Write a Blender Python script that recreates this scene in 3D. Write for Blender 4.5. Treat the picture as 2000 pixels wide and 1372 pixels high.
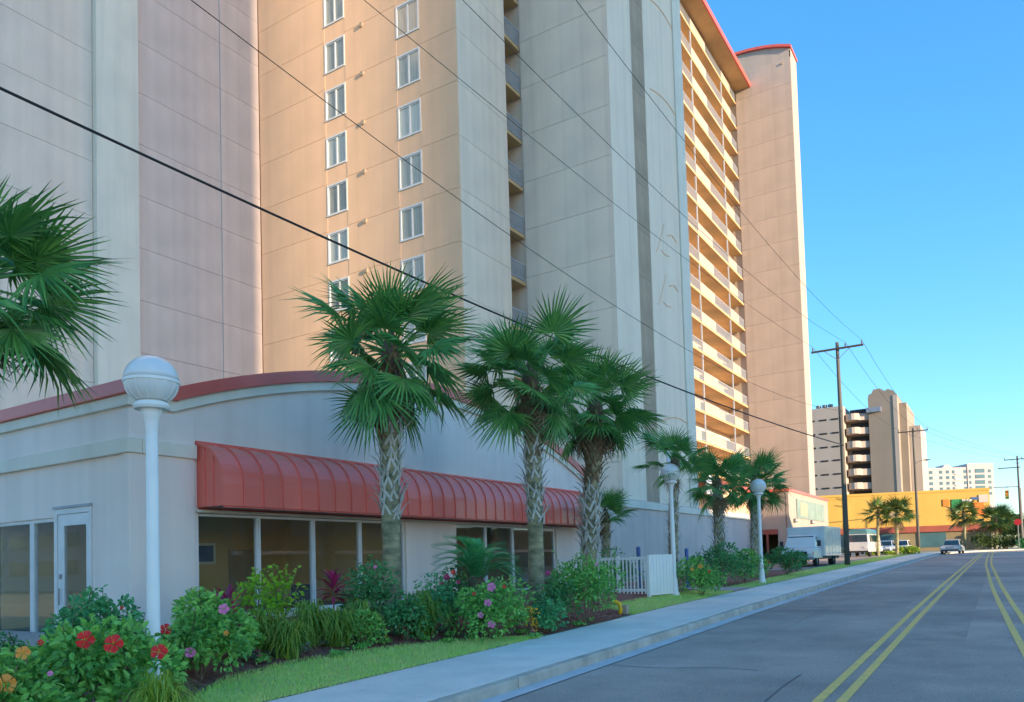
import bpy, math, random
import numpy as np
from mathutils import Matrix, Vector, Euler
random.seed(7); RNG = np.random.default_rng(7)
for o in list(bpy.data.objects): bpy.data.objects.remove(o)
scene = bpy.context.scene
COL = scene.collection
R_ = math.radians

# ------------------------------------------------------------------ camera
FPX, PCX, PCY, EYE = 1520.0, 1000.0, 1032.0, 1.65
yaw, pit, rol = R_(32.17), R_(2.45), R_(-1.63)
CF = np.array([-math.sin(yaw)*math.cos(pit), math.cos(yaw)*math.cos(pit), math.sin(pit)])
CR = np.array([math.cos(yaw), math.sin(yaw), 0.0]); CU = np.cross(CR, CF)
CR, CU = CR*math.cos(rol)+CU*math.sin(rol), -CR*math.sin(rol)+CU*math.cos(rol)
cam = bpy.data.cameras.new('camera'); camo = bpy.data.objects.new('camera', cam); COL.objects.link(camo)
cam.sensor_fit = 'HORIZONTAL'; cam.sensor_width = 36; cam.lens = 36*FPX/2000; cam.shift_y = (PCY-686)/2000
cam.clip_start = 0.1; cam.clip_end = 6000
camo.matrix_world = Matrix(((CR[0], CU[0], -CF[0], 0), (CR[1], CU[1], -CF[1], 0), (CR[2], CU[2], -CF[2], EYE), (0, 0, 0, 1)))
scene.camera = camo

# ------------------------------------------------------------------ sky, sun, exposure
SUN_EL, SUN_S = R_(9), -0.20              # sun stands over the far side of the road, a little behind the camera
sun_dir = Vector((1, SUN_S, 0)).normalized()*math.cos(SUN_EL) + Vector((0, 0, math.sin(SUN_EL)))
world = bpy.data.worlds.new('World'); scene.world = world; world.use_nodes = True
wn = world.node_tree; wn.nodes.clear()
sky = wn.nodes.new('ShaderNodeTexSky'); sky.sky_type = 'NISHITA'; sky.sun_disc = False
sky.sun_elevation = SUN_EL; sky.sun_rotation = math.atan2(sun_dir.x, sun_dir.y)
sky.air_density = 1.0; sky.dust_density = 0.25; sky.ozone_density = 4.0
bg = wn.nodes.new('ShaderNodeBackground'); bg.inputs['Strength'].default_value = 0.15
wo = wn.nodes.new('ShaderNodeOutputWorld')
gm = wn.nodes.new('ShaderNodeGamma'); gm.inputs[1].default_value = 0.76; wn.links.new(sky.outputs[0], gm.inputs[0])
hs = wn.nodes.new('ShaderNodeHueSaturation'); hs.inputs['Saturation'].default_value = 1.24; wn.links.new(gm.outputs[0], hs.inputs['Color'])
wn.links.new(hs.outputs[0], bg.inputs[0]); wn.links.new(bg.outputs[0], wo.inputs[0])
sl = bpy.data.lights.new('sun', 'SUN'); sl.energy = 2.4; sl.angle = R_(0.5); sl.color = (1.0, 0.76, 0.50)
so = bpy.data.objects.new('sun', sl); COL.objects.link(so)
so.rotation_euler = (-sun_dir).to_track_quat('-Z', 'Y').to_euler(); so.location = (60, -10, 60)
scene.view_settings.view_transform = 'Standard'; scene.view_settings.look = 'None'
scene.view_settings.gamma = 1.0; scene.view_settings.use_curve_mapping = False
scene.view_settings.exposure = 2.1
scene.render.resolution_x = 1024; scene.render.resolution_y = 702

# ------------------------------------------------------------------ pixels to directions (distance always comes from ground, wall or size)
def ray(x, y): return CF + CR*(x-PCX)/FPX - CU*(y-PCY)/FPX
def at_depth(x, y, d):
    p = ray(x, y)*d; return (p[0], p[1], EYE+p[2])
def on_x(x, y, c):
    d = ray(x, y); t = c/d[0]; return (c, d[1]*t, EYE+d[2]*t)
def on_y(x, y, c):
    d = ray(x, y); t = c/d[1]; return (d[0]*t, c, EYE+d[2]*t)

# ------------------------------------------------------------------ materials
MATS = {}
def mat(name, col, col2=None, scale=4.0, rough=0.7, bump=0.0, bscale=40.0, metal=0.0, island=False, translucent=0.0, streak=0.0, spec=0.5,
        stretch=(1, 1, 1), fac=1.0, coat=0.0, objrand=False, speck=0.0):
    if name in MATS: return MATS[name]
    m = bpy.data.materials.new(name); m.use_nodes = True; MATS[name] = m
    nt = m.node_tree; N = nt.nodes; L = nt.links
    p = N['Principled BSDF']; out = N['Material Output']
    p.inputs['Roughness'].default_value = rough; p.inputs['Metallic'].default_value = metal
    p.inputs['Specular IOR Level'].default_value = spec; p.inputs['Coat Weight'].default_value = coat
    c1 = (*col, 1); c2 = (*(col2 or tuple(c*0.8 for c in col)), 1)
    mix = N.new('ShaderNodeMix'); mix.data_type = 'RGBA'; mix.inputs[6].default_value = c1; mix.inputs[7].default_value = c2
    tc = N.new('ShaderNodeTexCoord'); mp = N.new('ShaderNodeMapping'); mp.inputs['Scale'].default_value = stretch
    L.new(tc.outputs['Object'], mp.inputs['Vector'])
    nz = N.new('ShaderNodeTexNoise'); nz.inputs['Scale'].default_value = scale; nz.inputs['Detail'].default_value = 6
    L.new(mp.outputs[0], nz.inputs['Vector'])
    rp = N.new('ShaderNodeValToRGB'); rp.color_ramp.elements[0].position = 0.32; rp.color_ramp.elements[1].position = 0.68
    rp.color_ramp.elements[1].color = (fac, fac, fac, 1)
    L.new(nz.outputs[0], rp.inputs[0])
    src = rp.outputs[0]
    if island or objrand:
        g = N.new('ShaderNodeNewGeometry') if island else N.new('ShaderNodeObjectInfo')
        a = N.new('ShaderNodeMath'); a.operation = 'MULTIPLY_ADD'; a.inputs[1].default_value = 0.7
        L.new(g.outputs['Random Per Island' if island else 'Random'], a.inputs[0])
        b = N.new('ShaderNodeMath'); b.operation = 'MULTIPLY'; b.inputs[1].default_value = 0.35
        L.new(src, b.inputs[0]); L.new(b.outputs[0], a.inputs[2]); src = a.outputs[0]
    L.new(src, mix.inputs[0]); colout = mix.outputs[2]
    if streak > 0:
        mp2 = N.new('ShaderNodeMapping'); mp2.inputs['Scale'].default_value = (1.3, 1.3, 0.06); L.new(tc.outputs['Object'], mp2.inputs['Vector'])
        n2 = N.new('ShaderNodeTexNoise'); n2.inputs['Scale'].default_value = 1.6; n2.inputs['Detail'].default_value = 8; L.new(mp2.outputs[0], n2.inputs['Vector'])
        r2 = N.new('ShaderNodeValToRGB'); r2.color_ramp.elements[0].position = 0.45; r2.color_ramp.elements[1].position = 0.8
        r2.color_ramp.elements[1].color = (streak, streak, streak, 1); L.new(n2.outputs[0], r2.inputs[0])
        mx = N.new('ShaderNodeMix'); mx.data_type = 'RGBA'; mx.inputs[7].default_value = (col[0]*0.45, col[1]*0.45, col[2]*0.42, 1)
        L.new(r2.outputs[0], mx.inputs[0]); L.new(colout, mx.inputs[6]); colout = mx.outputs[2]
    if speck > 0:
        n4 = N.new('ShaderNodeTexNoise'); n4.inputs['Scale'].default_value = 55; n4.inputs['Detail'].default_value = 3; L.new(tc.outputs['Object'], n4.inputs['Vector'])
        n5 = N.new('ShaderNodeTexNoise'); n5.inputs['Scale'].default_value = .22; n5.inputs['Detail'].default_value = 8; L.new(tc.outputs['Object'], n5.inputs['Vector'])
        av = N.new('ShaderNodeMath'); av.operation = 'ADD'; L.new(n4.outputs[0], av.inputs[0]); L.new(n5.outputs[0], av.inputs[1])
        mr = N.new('ShaderNodeMapRange'); mr.inputs[1].default_value = .6; mr.inputs[2].default_value = 1.4; mr.inputs[3].default_value = 1-speck; mr.inputs[4].default_value = 1+speck; L.new(av.outputs[0], mr.inputs[0])
        vm_ = N.new('ShaderNodeVectorMath'); vm_.operation = 'SCALE'; L.new(colout, vm_.inputs[0]); L.new(mr.outputs[0], vm_.inputs['Scale']); colout = vm_.outputs[0]
    L.new(colout, p.inputs['Base Color'])
    if bump > 0:
        n3 = N.new('ShaderNodeTexNoise'); n3.inputs['Scale'].default_value = bscale; n3.inputs['Detail'].default_value = 5
        L.new(mp.outputs[0], n3.inputs['Vector'])
        bp = N.new('ShaderNodeBump'); bp.inputs['Strength'].default_value = bump; bp.inputs['Distance'].default_value = 0.02
        L.new(n3.outputs[0], bp.inputs['Height']); L.new(bp.outputs[0], p.inputs['Normal'])
    if translucent > 0:
        t = N.new('ShaderNodeBsdfTranslucent'); L.new(colout, t.inputs[0])
        ms = N.new('ShaderNodeMixShader'); ms.inputs[0].default_value = translucent
        L.new(p.outputs[0], ms.inputs[1]); L.new(t.outputs[0], ms.inputs[2]); L.new(ms.outputs[0], out.inputs[0])
    return m
def glass(name, tint, refl=0.12):
    if name in MATS: return MATS[name]
    m = bpy.data.materials.new(name); m.use_nodes = True; MATS[name] = m
    nt = m.node_tree; N = nt.nodes; L = nt.links; N.remove(N['Principled BSDF']); out = N['Material Output']
    tr = N.new('ShaderNodeBsdfTransparent'); tr.inputs[0].default_value = (*tint, 1)
    gl = N.new('ShaderNodeBsdfGlossy'); gl.inputs['Roughness'].default_value = 0.02; gl.inputs[0].default_value = (0.9, 0.95, 1, 1)
    lw = N.new('ShaderNodeLayerWeight'); lw.inputs[0].default_value = 0.5
    pw = N.new('ShaderNodeMath'); pw.operation = 'POWER'; pw.inputs[1].default_value = 4.0; L.new(lw.outputs['Facing'], pw.inputs[0])
    ad = N.new('ShaderNodeMath'); ad.operation = 'MULTIPLY_ADD'; ad.inputs[1].default_value = 0.8; ad.inputs[2].default_value = refl; ad.use_clamp = True; L.new(pw.outputs[0], ad.inputs[0])
    nz = N.new('ShaderNodeTexNoise'); nz.inputs['Scale'].default_value = 0.8
    bp = N.new('ShaderNodeBump'); bp.inputs['Strength'].default_value = 0.04; bp.inputs['Distance'].default_value = 0.05; L.new(nz.outputs[0], bp.inputs['Height']); L.new(bp.outputs[0], gl.inputs['Normal'])
    ms = N.new('ShaderNodeMixShader'); L.new(ad.outputs[0], ms.inputs[0]); L.new(tr.outputs[0], ms.inputs[1]); L.new(gl.outputs[0], ms.inputs[2]); L.new(ms.outputs[0], out.inputs[0])
    return m
# walls
STUCCO = mat('stucco cream', (.84, .69, .57), (.74, .61, .51), 0.5, .85, .35, 45, streak=.24)
STUCCO_W = mat('stucco shop', (.88, .76, .68), (.82, .705, .63), 0.7, .85, .3, 50, streak=.2)
STUCCO_G = mat('stucco pale green', (.80, .75, .63), (.72, .68, .575), 0.5, .85, .3, 45, streak=.2)
STUCCO_K = mat('stucco pink grey', (.70, .575, .515), (.61, .505, .455), 0.5, .85, .35, 45, streak=.24)
TAUPE = mat('stucco taupe', (.50, .41, .345), (.44, .365, .31), 0.5, .85, .35, 45, streak=.24)
SAND = mat('stucco sand', (.88, .70, .54), (.79, .63, .495), 0.5, .85, .35, 45, streak=.24)
WARMW = mat('stucco warm white', (.88, .74, .58), (.83, .695, .55), 0.5, .85, .3, 45, streak=.24)
PARAP = mat('stucco parapet pink', (.44, .36, .31), (.39, .32, .28), 0.5, .85, .3, 45)
PEACH_GLOW = mat('stucco peach glow', (.86, .55, .34), (.78, .50, .31), 0.5, .85, .3, 45, streak=.14)  # orange raised so the base colour carries the recess wall's sun glow
TAN = mat('painted tan soffit', (.62, .40, .19), (.52, .34, .165), 0.8, .7, .1, 30)
BROWN = mat('stucco brown strip', (.46, .35, .25), (.36, .28, .20), 0.8, .85, .3, 40, streak=.3)
REDCAP = mat('red metal cap', (.72, .13, .095), (.64, .11, .08), 1.0, .42, .03, 20, coat=.2)
REDAWN = mat('red awning metal', (.90, .19, .14), (.80, .155, .115), 1.2, .38, .03, 12, coat=.3, objrand=True)
WHITE = mat('white paint', (.88, .84, .78), (.82, .78, .73), 3.0, .45, .05, 30)
WHITEG = mat('white lamp plastic', (.88, .86, .82), (.82, .80, .77), 4.0, .3, 0, coat=.3, translucent=.12)
FRAME = mat('white frame', (.74, .75, .74), (.66, .67, .66), 3.0, .4)
GREYFR = mat('grey frame', (.40, .43, .46), (.33, .36, .39), 3.0, .4)
RAIL = mat('pale blue grey railing', (.46, .50, .56), (.40, .44, .50), 3.0, .45)
GLASS = glass('window glass', (.95, .97, .98), .04)
GLASSD = glass('dark window glass', (.90, .93, .94), .07)
CURT = mat('pale curtain', (.86, .80, .68), (.42, .37, .29), 2.0, .9, stretch=(9, 9, .2), objrand=True)
DARK = mat('dark opening', (.035, .035, .04), (.02, .02, .025), 3, .6)
ROOM = mat('room wall ochre', (.80, .56, .28), (.72, .50, .25), 1.0, .9)
ROOMF = mat('room carpet', (0.288, 0.216, 0.162), (0.216, 0.162, 0.126), 6.0, .95)
CEIL = mat('room ceiling', (0.78, 0.741, 0.676), (0.715, 0.676, 0.624), 2.0, .9)
CHAIR = mat('dark chair fabric', (.025, .035, .04), (.018, .025, .03), 6.0, .8)
# ground
ASPH = mat('asphalt', (.44, .365, .31), (.35, .295, .255), 1.1, .88, .55, 120, speck=.55)
ASPHD = mat('asphalt patch', (.38, .32, .275), (.30, .255, .22), 2.0, .88, .55, 120, speck=.5)
CONC = mat('concrete sidewalk', (.86, .76, .66), (.74, .66, .58), 1.5, .85, .35, 70, speck=.22)
KERB = mat('kerb concrete', (.60, .52, .42), (.38, .335, .275), 2.5, .88, .4, 60)
GUTT = mat('gutter concrete', (0.608, 0.615, 0.621), (0.503, 0.509, 0.515), 2.0, .88, .4, 70)
YPAINT = mat('yellow road paint', (.88, .60, .14), (.70, .50, .17), 7.0, .75, .3, 90)
MULCH = mat('red bark mulch', (0.312, 0.13, 0.091), (0.182, 0.078, 0.0585), 14.0, .95, .9, 40)
CHIP = mat('bark chip', (0.442, 0.182, 0.13), (0.208, 0.091, 0.065), 3.0, .95, island=True)
LAWN = mat('lawn soil', (.34, .46, .11), (.50, .46, .19), 3.0, .95, .6, 40)
GRASS = mat('grass blade', (.32, .72, .10), (.80, .78, .32), 1.2, .7, island=True, translucent=.3)
GROUND = mat('sandy ground', (0.42, 0.35, 0.238), (0.28, 0.266, 0.168), 0.15, .95, .5, 5)
PAVE = mat('pink concrete walk', (.45, .38, .34), (.38, .33, .30), 2.0, .85, .3, 60)
# plants
LEAF = mat('hibiscus leaf', (.04, .22, .05), (.34, .72, .14), 2.0, .42, island=True, translucent=.22)
LEAFD = mat('dark leaf', (.025, .15, .05), (.14, .42, .13), 2.0, .42, island=True, translucent=.18)
LEAFT = mat('teal leaf', (.03, .22, .09), (.17, .56, .20), 2.0, .42, island=True, translucent=.2)
LIME = mat('lime leaf', (0.156, 0.429, 0.026), (0.39, 0.65, 0.039), 2.0, .45, island=True, translucent=.3)
LIRI = mat('liriope blade', (0.0425, 0.221, 0.034), (0.34, 0.442, 0.051), 1.5, .5, island=True, translucent=.25)
YGRASS = mat('yellow green blade', (0.14, 0.35, 0.028), (0.448, 0.504, 0.056), 1.5, .5, island=True, translucent=.25)
TI = mat('magenta ti leaf', (0.6, 0.03, 0.15), (0.135, 0.0225, 0.0525), 2.0, .35, objrand=True, translucent=.2)
RED = mat('red petal', (.88, .025, .02), (.78, .015, .015), 5, .5, translucent=.2)
PINK = mat('pink petal', (.90, .26, .50), (.85, .18, .42), 5, .5, translucent=.2)
ORNG = mat('orange petal', (.92, .30, .04), (.9, .38, .06), 5, .5, translucent=.2)
YELL = mat('yellow petal', (.85, .52, .02), (.8, .42, .02), 5, .5, translucent=.2)
MAG = mat('magenta blossom', (.55, .03, .16), (.4, .02, .12), 5, .5, translucent=.2)
PURP = mat('violet bedding bloom', (0.24, 0.12, 0.44), (0.14, 0.14, 0.4), 5, .6, island=True)
PURL = mat('purple bedding leaf', (0.14, 0.1, 0.18), (0.1, 0.2, 0.1), 5, .6, island=True)
STEM = mat('brown stem', (0.195, 0.135, 0.0825), (0.135, 0.0975, 0.06), 9, .9)
FROND = mat('palm frond green', (.03, .17, .05), (.17, .42, .09), 3.0, .40, island=True, translucent=.15)
FRONDL = mat('sunny palm frond', (.05, .12, .02), (.11, .16, .035), 3.0, .45, island=True, translucent=.2)
FRONDB = mat('dead palm frond', (0.308, 0.21, 0.119), (0.182, 0.126, 0.077), 3.0, .85, island=True)
TRUNK = mat('palm trunk bare', (.42, .36, .20), (.13, .13, .075), 3.5, .9, .8, 16, stretch=(1, 1, 2.4))
BOOT = mat('grey palm boot', (0.644, 0.616, 0.56), (0.42, 0.399, 0.35), 6, .9, .4, 30, objrand=True)
BOOTB = mat('brown palm boot', (0.3, 0.188, 0.0975), (0.165, 0.105, 0.06), 6, .9, .4, 30, objrand=True)
CROWN = mat('palm fibre', (0.144, 0.096, 0.056), (0.088, 0.064, 0.04), 12, .95, .8, 30, stretch=(1, 1, .2))
# street things
POLE = mat('weathered pole wood', (.15, .14, .115), (.10, .095, .08), 6, .9, .5, 30, stretch=(1, 1, .1))
ARMW = mat('crossarm wood', (.11, .085, .07), (.07, .055, .05), 6, .9, .4, 30)
WIRE = mat('black wire', (.012, .012, .014), (.02, .02, .02), 3, .6)
INSUL = mat('grey insulator', (.16, .17, .19), (.12, .13, .15), 3, .3)
STEEL = mat('grey steel', (.30, .31, .32), (.24, .25, .26), 5, .45, metal=.5)
CARW = mat('white car paint', (.72, .70, .68), (.66, .645, .63), 2, .25, coat=.6)
CARS = mat('silver car paint', (.42, .43, .44), (.38, .39, .40), 2, .25, coat=.6)
CARB = mat('pale blue car paint', (.35, .45, .55), (.31, .41, .5), 2, .25, coat=.6)
TYRE = mat('tyre rubber', (.02, .02, .02), (.03, .03, .03), 8, .85)
WSHLD = mat('vehicle glass', (.02, .06, .09), (.015, .04, .06), 2, .05, coat=.8)
TAIL = mat('red tail light', (.5, .02, .02), (.4, .015, .015), 5, .3)
AMBER = mat('amber light', (.8, .25, .03), (.7, .2, .02), 5, .3)
YSTORE = mat('yellow stucco', (.70, .42, .09), (.62, .37, .08), 0.4, .85, .2, 30, streak=.15)
BSTORE = mat('red brown band', (.36, .09, .06), (.30, .075, .05), 0.6, .8)
OLIVE = mat('olive brown wall', (.26, .21, .12), (.2, .165, .1), 0.4, .85)
TANB = mat('tan far stucco', (.33, .27, .215), (.29, .24, .19), 0.25, .9)
TANL = mat('pale far stucco', (.50, .42, .36), (.45, .38, .32), 0.25, .9)
PINKB = mat('pink far stucco', (.55, .44, .42), (.5, .41, .39), 0.2, .9)
TEALG = mat('teal far glazing', (.07, .16, .19), (.05, .11, .14), 0.5, .15)
SIGNG = mat('faded green sign', (.25, .33, .28), (.18, .25, .22), 1.6, .6)
BLUE = mat('blue post paint', (.08, .16, .42), (.06, .12, .33), 4, .5)
YPIPE = mat('yellow pipe paint', (.85, .52, .01), (.75, .43, .01), 6, .45)
GREEN = mat('green sign paint', (.01, .26, .08), (.01, .2, .06), 3, .6)
ORANGE = mat('orange sign paint', (.85, .23, .02), (.75, .18, .02), 3, .6)
STOPR = mat('stop red', (.6, .02, .02), (.5, .02, .02), 3, .5)

# ------------------------------------------------------------------ mesh helpers
ORG = {}
def link(name, data, parent=None, org=None):
    o = bpy.data.objects.new(name, data); COL.objects.link(o)
    if parent is not None: o.parent = parent
    ORG[o] = Vector(org) if org is not None else (ORG[parent] if parent is not None else Vector((0, 0, 0)))
    return o
def tag(o, label=None, cat=None, group=None, kind=None):
    if label: o['label'] = label
    if cat: o['category'] = cat
    if group: o['group'] = group
    if kind: o['kind'] = kind
    return o
def thing(name, label, cat, loc=(0, 0, 0), group=None, rotz=0.0, local=False):
    o = link(name, None, None, (0, 0, 0) if local else loc); o.location = loc; o.rotation_euler = (0, 0, rotz); o.empty_display_size = .2
    return tag(o, label, cat, group)
def mesh_of(name, v, f, m, smooth=False):
    me = bpy.data.meshes.new(name); me.from_pydata(v if isinstance(v, list) else v.tolist(), [], f if isinstance(f, list) else f.tolist())
    if m: me.materials.append(m)
    if smooth: me.polygons.foreach_set('use_smooth', [True]*len(me.polygons))
    me.update(); return me
class MB:
    def __init__(s): s.v = []; s.f = []
    def add(s, v, f):
        n = len(s.v); s.v += [tuple(p) for p in v]; s.f += [tuple(i+n for i in q) for q in f]; return s
    def box(s, x0, x1, y0, y1, z0, z1):
        x0, x1 = min(x0, x1), max(x0, x1); y0, y1 = min(y0, y1), max(y0, y1)
        v = [(x0, y0, z0), (x1, y0, z0), (x1, y1, z0), (x0, y1, z0), (x0, y0, z1), (x1, y0, z1), (x1, y1, z1), (x0, y1, z1)]
        return s.add(v, [(0, 3, 2, 1), (4, 5, 6, 7), (0, 1, 5, 4), (1, 2, 6, 5), (2, 3, 7, 6), (3, 0, 4, 7)])
    def quad(s, a, b, c, d): return s.add([a, b, c, d], [(0, 1, 2, 3)])
    def tube(s, path, rad, n=8, cap=True, flat=None):
        P = [Vector(p) for p in path]; k = len(P); v = []; f = []
        rad = rad if isinstance(rad, (list, tuple)) else [rad]*k
        for i, p in enumerate(P):
            t = (P[min(i+1, k-1)]-P[max(i-1, 0)]).normalized()
            a = Vector((0, 0, 1)) if abs(t.z) < .9 else Vector((1, 0, 0))
            u = t.cross(a).normalized(); w = t.cross(u)
            for j in range(n):
                q = 2*math.pi*j/n; v.append(p+(u*math.cos(q)+w*math.sin(q)*(flat or 1))*rad[i])
        for i in range(k-1):
            for j in range(n): f.append((i*n+j, i*n+(j+1) % n, (i+1)*n+(j+1) % n, (i+1)*n+j))
        if cap: f += [tuple(range(n))[::-1], tuple(range((k-1)*n, k*n))]
        return s.add(v, f)
    def lathe(s, prof, n=20, c=(0, 0, 0), cap=True):
        v = []; f = []; k = len(prof)
        for r, z in prof:
            for j in range(n):
                q = 2*math.pi*j/n; v.append((c[0]+r*math.cos(q), c[1]+r*math.sin(q), c[2]+z))
        for i in range(k-1):
            for j in range(n): f.append((i*n+j, i*n+(j+1) % n, (i+1)*n+(j+1) % n, (i+1)*n+j))
        if cap: f += [tuple(range(n))[::-1], tuple(range((k-1)*n, k*n))]
        return s.add(v, f)
    def prism(s, poly, ax, a0, a1):   # poly in the two other axes (cyclic order kept), extruded along ax
        n = len(poly)
        def mk(p, a):
            return {0: (a, p[0], p[1]), 1: (p[0], a, p[1]), 2: (p[0], p[1], a)}[ax]
        v = [mk(p, a0) for p in poly]+[mk(p, a1) for p in poly]
        f = [tuple(range(n)), tuple(range(n, 2*n))[::-1]]+[(i, n+i, n+(i+1) % n, (i+1) % n) for i in range(n)]
        return s.add(v, f)
    def build(s, name, m, parent=None, smooth=False, bevel=0.0, label=None):
        off = ORG[parent] if parent is not None else Vector((0, 0, 0))
        v = np.array(s.v, float).reshape(-1, 3)-np.array(off)
        me = mesh_of(name, v, s.f, m, smooth)
        o = link(name, me, parent)
        if bevel:
            b = o.modifiers.new('bevel', 'BEVEL'); b.width = bevel; b.segments = 2; b.limit_method = 'ANGLE'
        if label: o['label'] = label
        return o
def inst(name, me, parent, loc, rot=(0, 0, 0), sc=1.0):
    o = link(name, me, parent, (0, 0, 0))
    o.location = Vector(loc)-(ORG[parent] if parent is not None else Vector((0, 0, 0)))
    o.rotation_euler = rot; o.scale = (sc, sc, sc) if not isinstance(sc, (tuple, list)) else sc
    return o
def fix_normals(o):
    import bmesh
    bm = bmesh.new(); bm.from_mesh(o.data); bmesh.ops.recalc_face_normals(bm, faces=bm.faces); bm.to_mesh(o.data); bm.free(); return o

# ------------------------------------------------------------------ terrain: the street climbs gently away from the camera
PY = [-60, 0, 6, 12, 20, 30, 43, 60, 80, 100, 130, 3000]; PZ = [-.4, -.08, .02, .14, .32, .49, .68, .90, 1.15, 1.38, 1.50, 1.55]
def prof(y): return float(np.interp(y, PY, PZ))
ARC_Y, ARC_R = 85.0, 40.0
def path(s, off):
    if s <= ARC_Y: return (off, s)
    a = (s-ARC_Y)/ARC_R; return (ARC_R-(ARC_R-off)*math.cos(a), ARC_Y+(ARC_R-off)*math.sin(a))
def road_coords(x, y):
    if y <= ARC_Y: return y, x
    d = math.hypot(x-ARC_R, y-ARC_Y); return ARC_Y+ARC_R*math.atan2(y-ARC_Y, ARC_R-x), ARC_R-d
def berm(x, y):
    a = min(max((-7.7-x)/3.3, 0), 1); a = a*a*(3-2*a)
    return .32*a*min(max((y-3)/5, 0), 1)*min(max((30-y)/8, 0), 1)
def zg(x, y): return prof(y)+berm(x, y)
def ground_px(x, y):
    d = ray(x, y); z = 0.2
    for i in range(60):
        t = (z-EYE)/d[2]; p = d*t; z = .5*z+.5*zg(p[0], p[1])
    return (p[0], p[1], z)
def stand(x, d):                     # ground point under a column of pixels at a given depth
    r = ray(x, 1080)*d; return (r[0], r[1], zg(r[0], r[1]))

xs = sorted(set([-2500, -900, -400, -200, -120, -80, -60, -45, -35, -28, -22, -18]+[-15+.5*i for i in range(16)]+[-7.45, -7.2, -4, 0, 4, 5.6, 5.9, 9, 14, 20, 30, 40, 55, 80, 140, 300, 900, 2500]))
ys = sorted(set([-1500, -400, -120, -60, -30, -12]+[-4+1.0*i for i in range(36)]+[34+3*i for i in range(40)]+[160, 190, 240, 320, 500, 900, 1800, 3500]))
v = []; f = []
for y in ys:
    for x in xs:
        s, off = road_coords(x, y) if y < 140 else (y, 99)
        z = zg(x, y)-.03
        if -7.5 < off < 5.8 and -60 <= s < 150: z = prof(min(s, y))-.55
        v.append((x, y, z))
nx = len(xs)
for j in range(len(ys)-1):
    for i in range(nx-1): f.append((j*nx+i, j*nx+i+1, (j+1)*nx+i+1, (j+1)*nx+i))
o = link('ground', mesh_of('ground', v, f, GROUND, True)); tag(o, 'sandy ground spreading out beside and beyond the road', 'ground', kind='structure')

def ribbon(name, m, offs, s0, s1, step, zf, parent=None, thick=0):
    n = max(2, int((s1-s0)/step)+1); v = []; f = []; k = len(offs)
    for i in range(n):
        s = s0+(s1-s0)*i/(n-1)
        for q, of in enumerate(offs):
            oo = of(s) if callable(of) else of
            x, y = path(s, oo); v.append((x, y, zf(s, q)))
    for i in range(n-1):
        for q in range(k-1): f.append((i*k+q, i*k+q+1, (i+1)*k+q+1, (i+1)*k+q))
    return link(name, mesh_of(name, v, f, m), parent)
RD = -.15
road = ribbon('road', ASPH, [-5.35, -3.5, -1.6, 0.5, 2.5, 5.5], -40, 145, 2.0, lambda s, q: prof(s)+RD+[0, .03, .045, .045, .03, 0][q])
tag(road, 'grey asphalt road curving right in the distance', 'road', kind='structure')
def road_z(s, off): return prof(s)+RD+float(np.interp(off, [-5.35, -3.5, -1.6, .5, 2.5, 5.5], [0, .03, .045, .045, .03, 0]))
def yr(s): return float(np.interp(s, [0, 10, 13, 17, 23, 30, 52, 64, 85], [.75, .40, .25, .08, -.14, -.36, -.86, -.98, -1.1]))
for of in (lambda s: -1.84, lambda s: -1.60, lambda s: yr(s), lambda s: yr(s)+.27):
    ribbon('painted_line', YPAINT, [lambda s, of=of: of(s)-.055, lambda s, of=of: of(s)+.055], -10, 130, 1.0, lambda s, q, of=of: road_z(s, of(s))+.006, road)
ribbon('asphalt_patch', ASPHD, [-5.2, -3.5, -2.1], 21.5, 31.0, 1.5, lambda s, q: road_z(s, [-5.2, -3.5, -2.1][q])+.004, road)
ribbon('asphalt_patch', ASPHD, [-1.5, -.6], 15.0, 60.0, 1.5, lambda s, q: road_z(s, -1)+.003, road)
TAR = mat('tar seam', (.19, .18, .17), (.15, .14, .135), 5, .8)
for of0, s0, s1, w_ in ((-2.35, 4, 11.0, .022), (-3.9, 14, 30, .016), (1.6, 6, 60, .03)):
    ribbon('tar_seam', TAR, [lambda s, of0=of0, w_=w_: of0+.04*math.sin(s*.45)+.015*math.sin(s*2.3)-w_/2, lambda s, of0=of0, w_=w_: of0+.04*math.sin(s*.45)+.015*math.sin(s*2.3)+w_*(.25+.25*math.sin(s*.7))], s0, s1, .4, lambda s, q, of0=of0: road_z(s, of0)+.008, road)
for s0, a_, b_ in ((20.6, -5.3, -1.9), (11.2, -5.3, -3.0), (33.5, -5.2, -2)):
    m_ = MB(); k_ = 14
    for i in range(k_):
        xa, xb = a_+(b_-a_)*i/k_, a_+(b_-a_)*(i+1)/k_; ya, yb = s0+.10*math.sin(xa*3.1), s0+.10*math.sin(xb*3.1)
        m_.quad((xa, ya-.012, road_z(ya, xa)+.008), (xb, yb-.012, road_z(yb, xb)+.008), (xb, yb+.014, road_z(yb, xb)+.008), (xa, ya+.014, road_z(ya, xa)+.008))
    m_.build('tar_seam', TAR, road)
g = ribbon('gutter', GUTT, [-5.62, -5.33], -40, 140, 2.0, lambda s, q: prof(s)+RD+[.005, .012][q]); tag(g, 'pale concrete gutter strip between kerb and asphalt', 'gutter', kind='structure')
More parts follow.
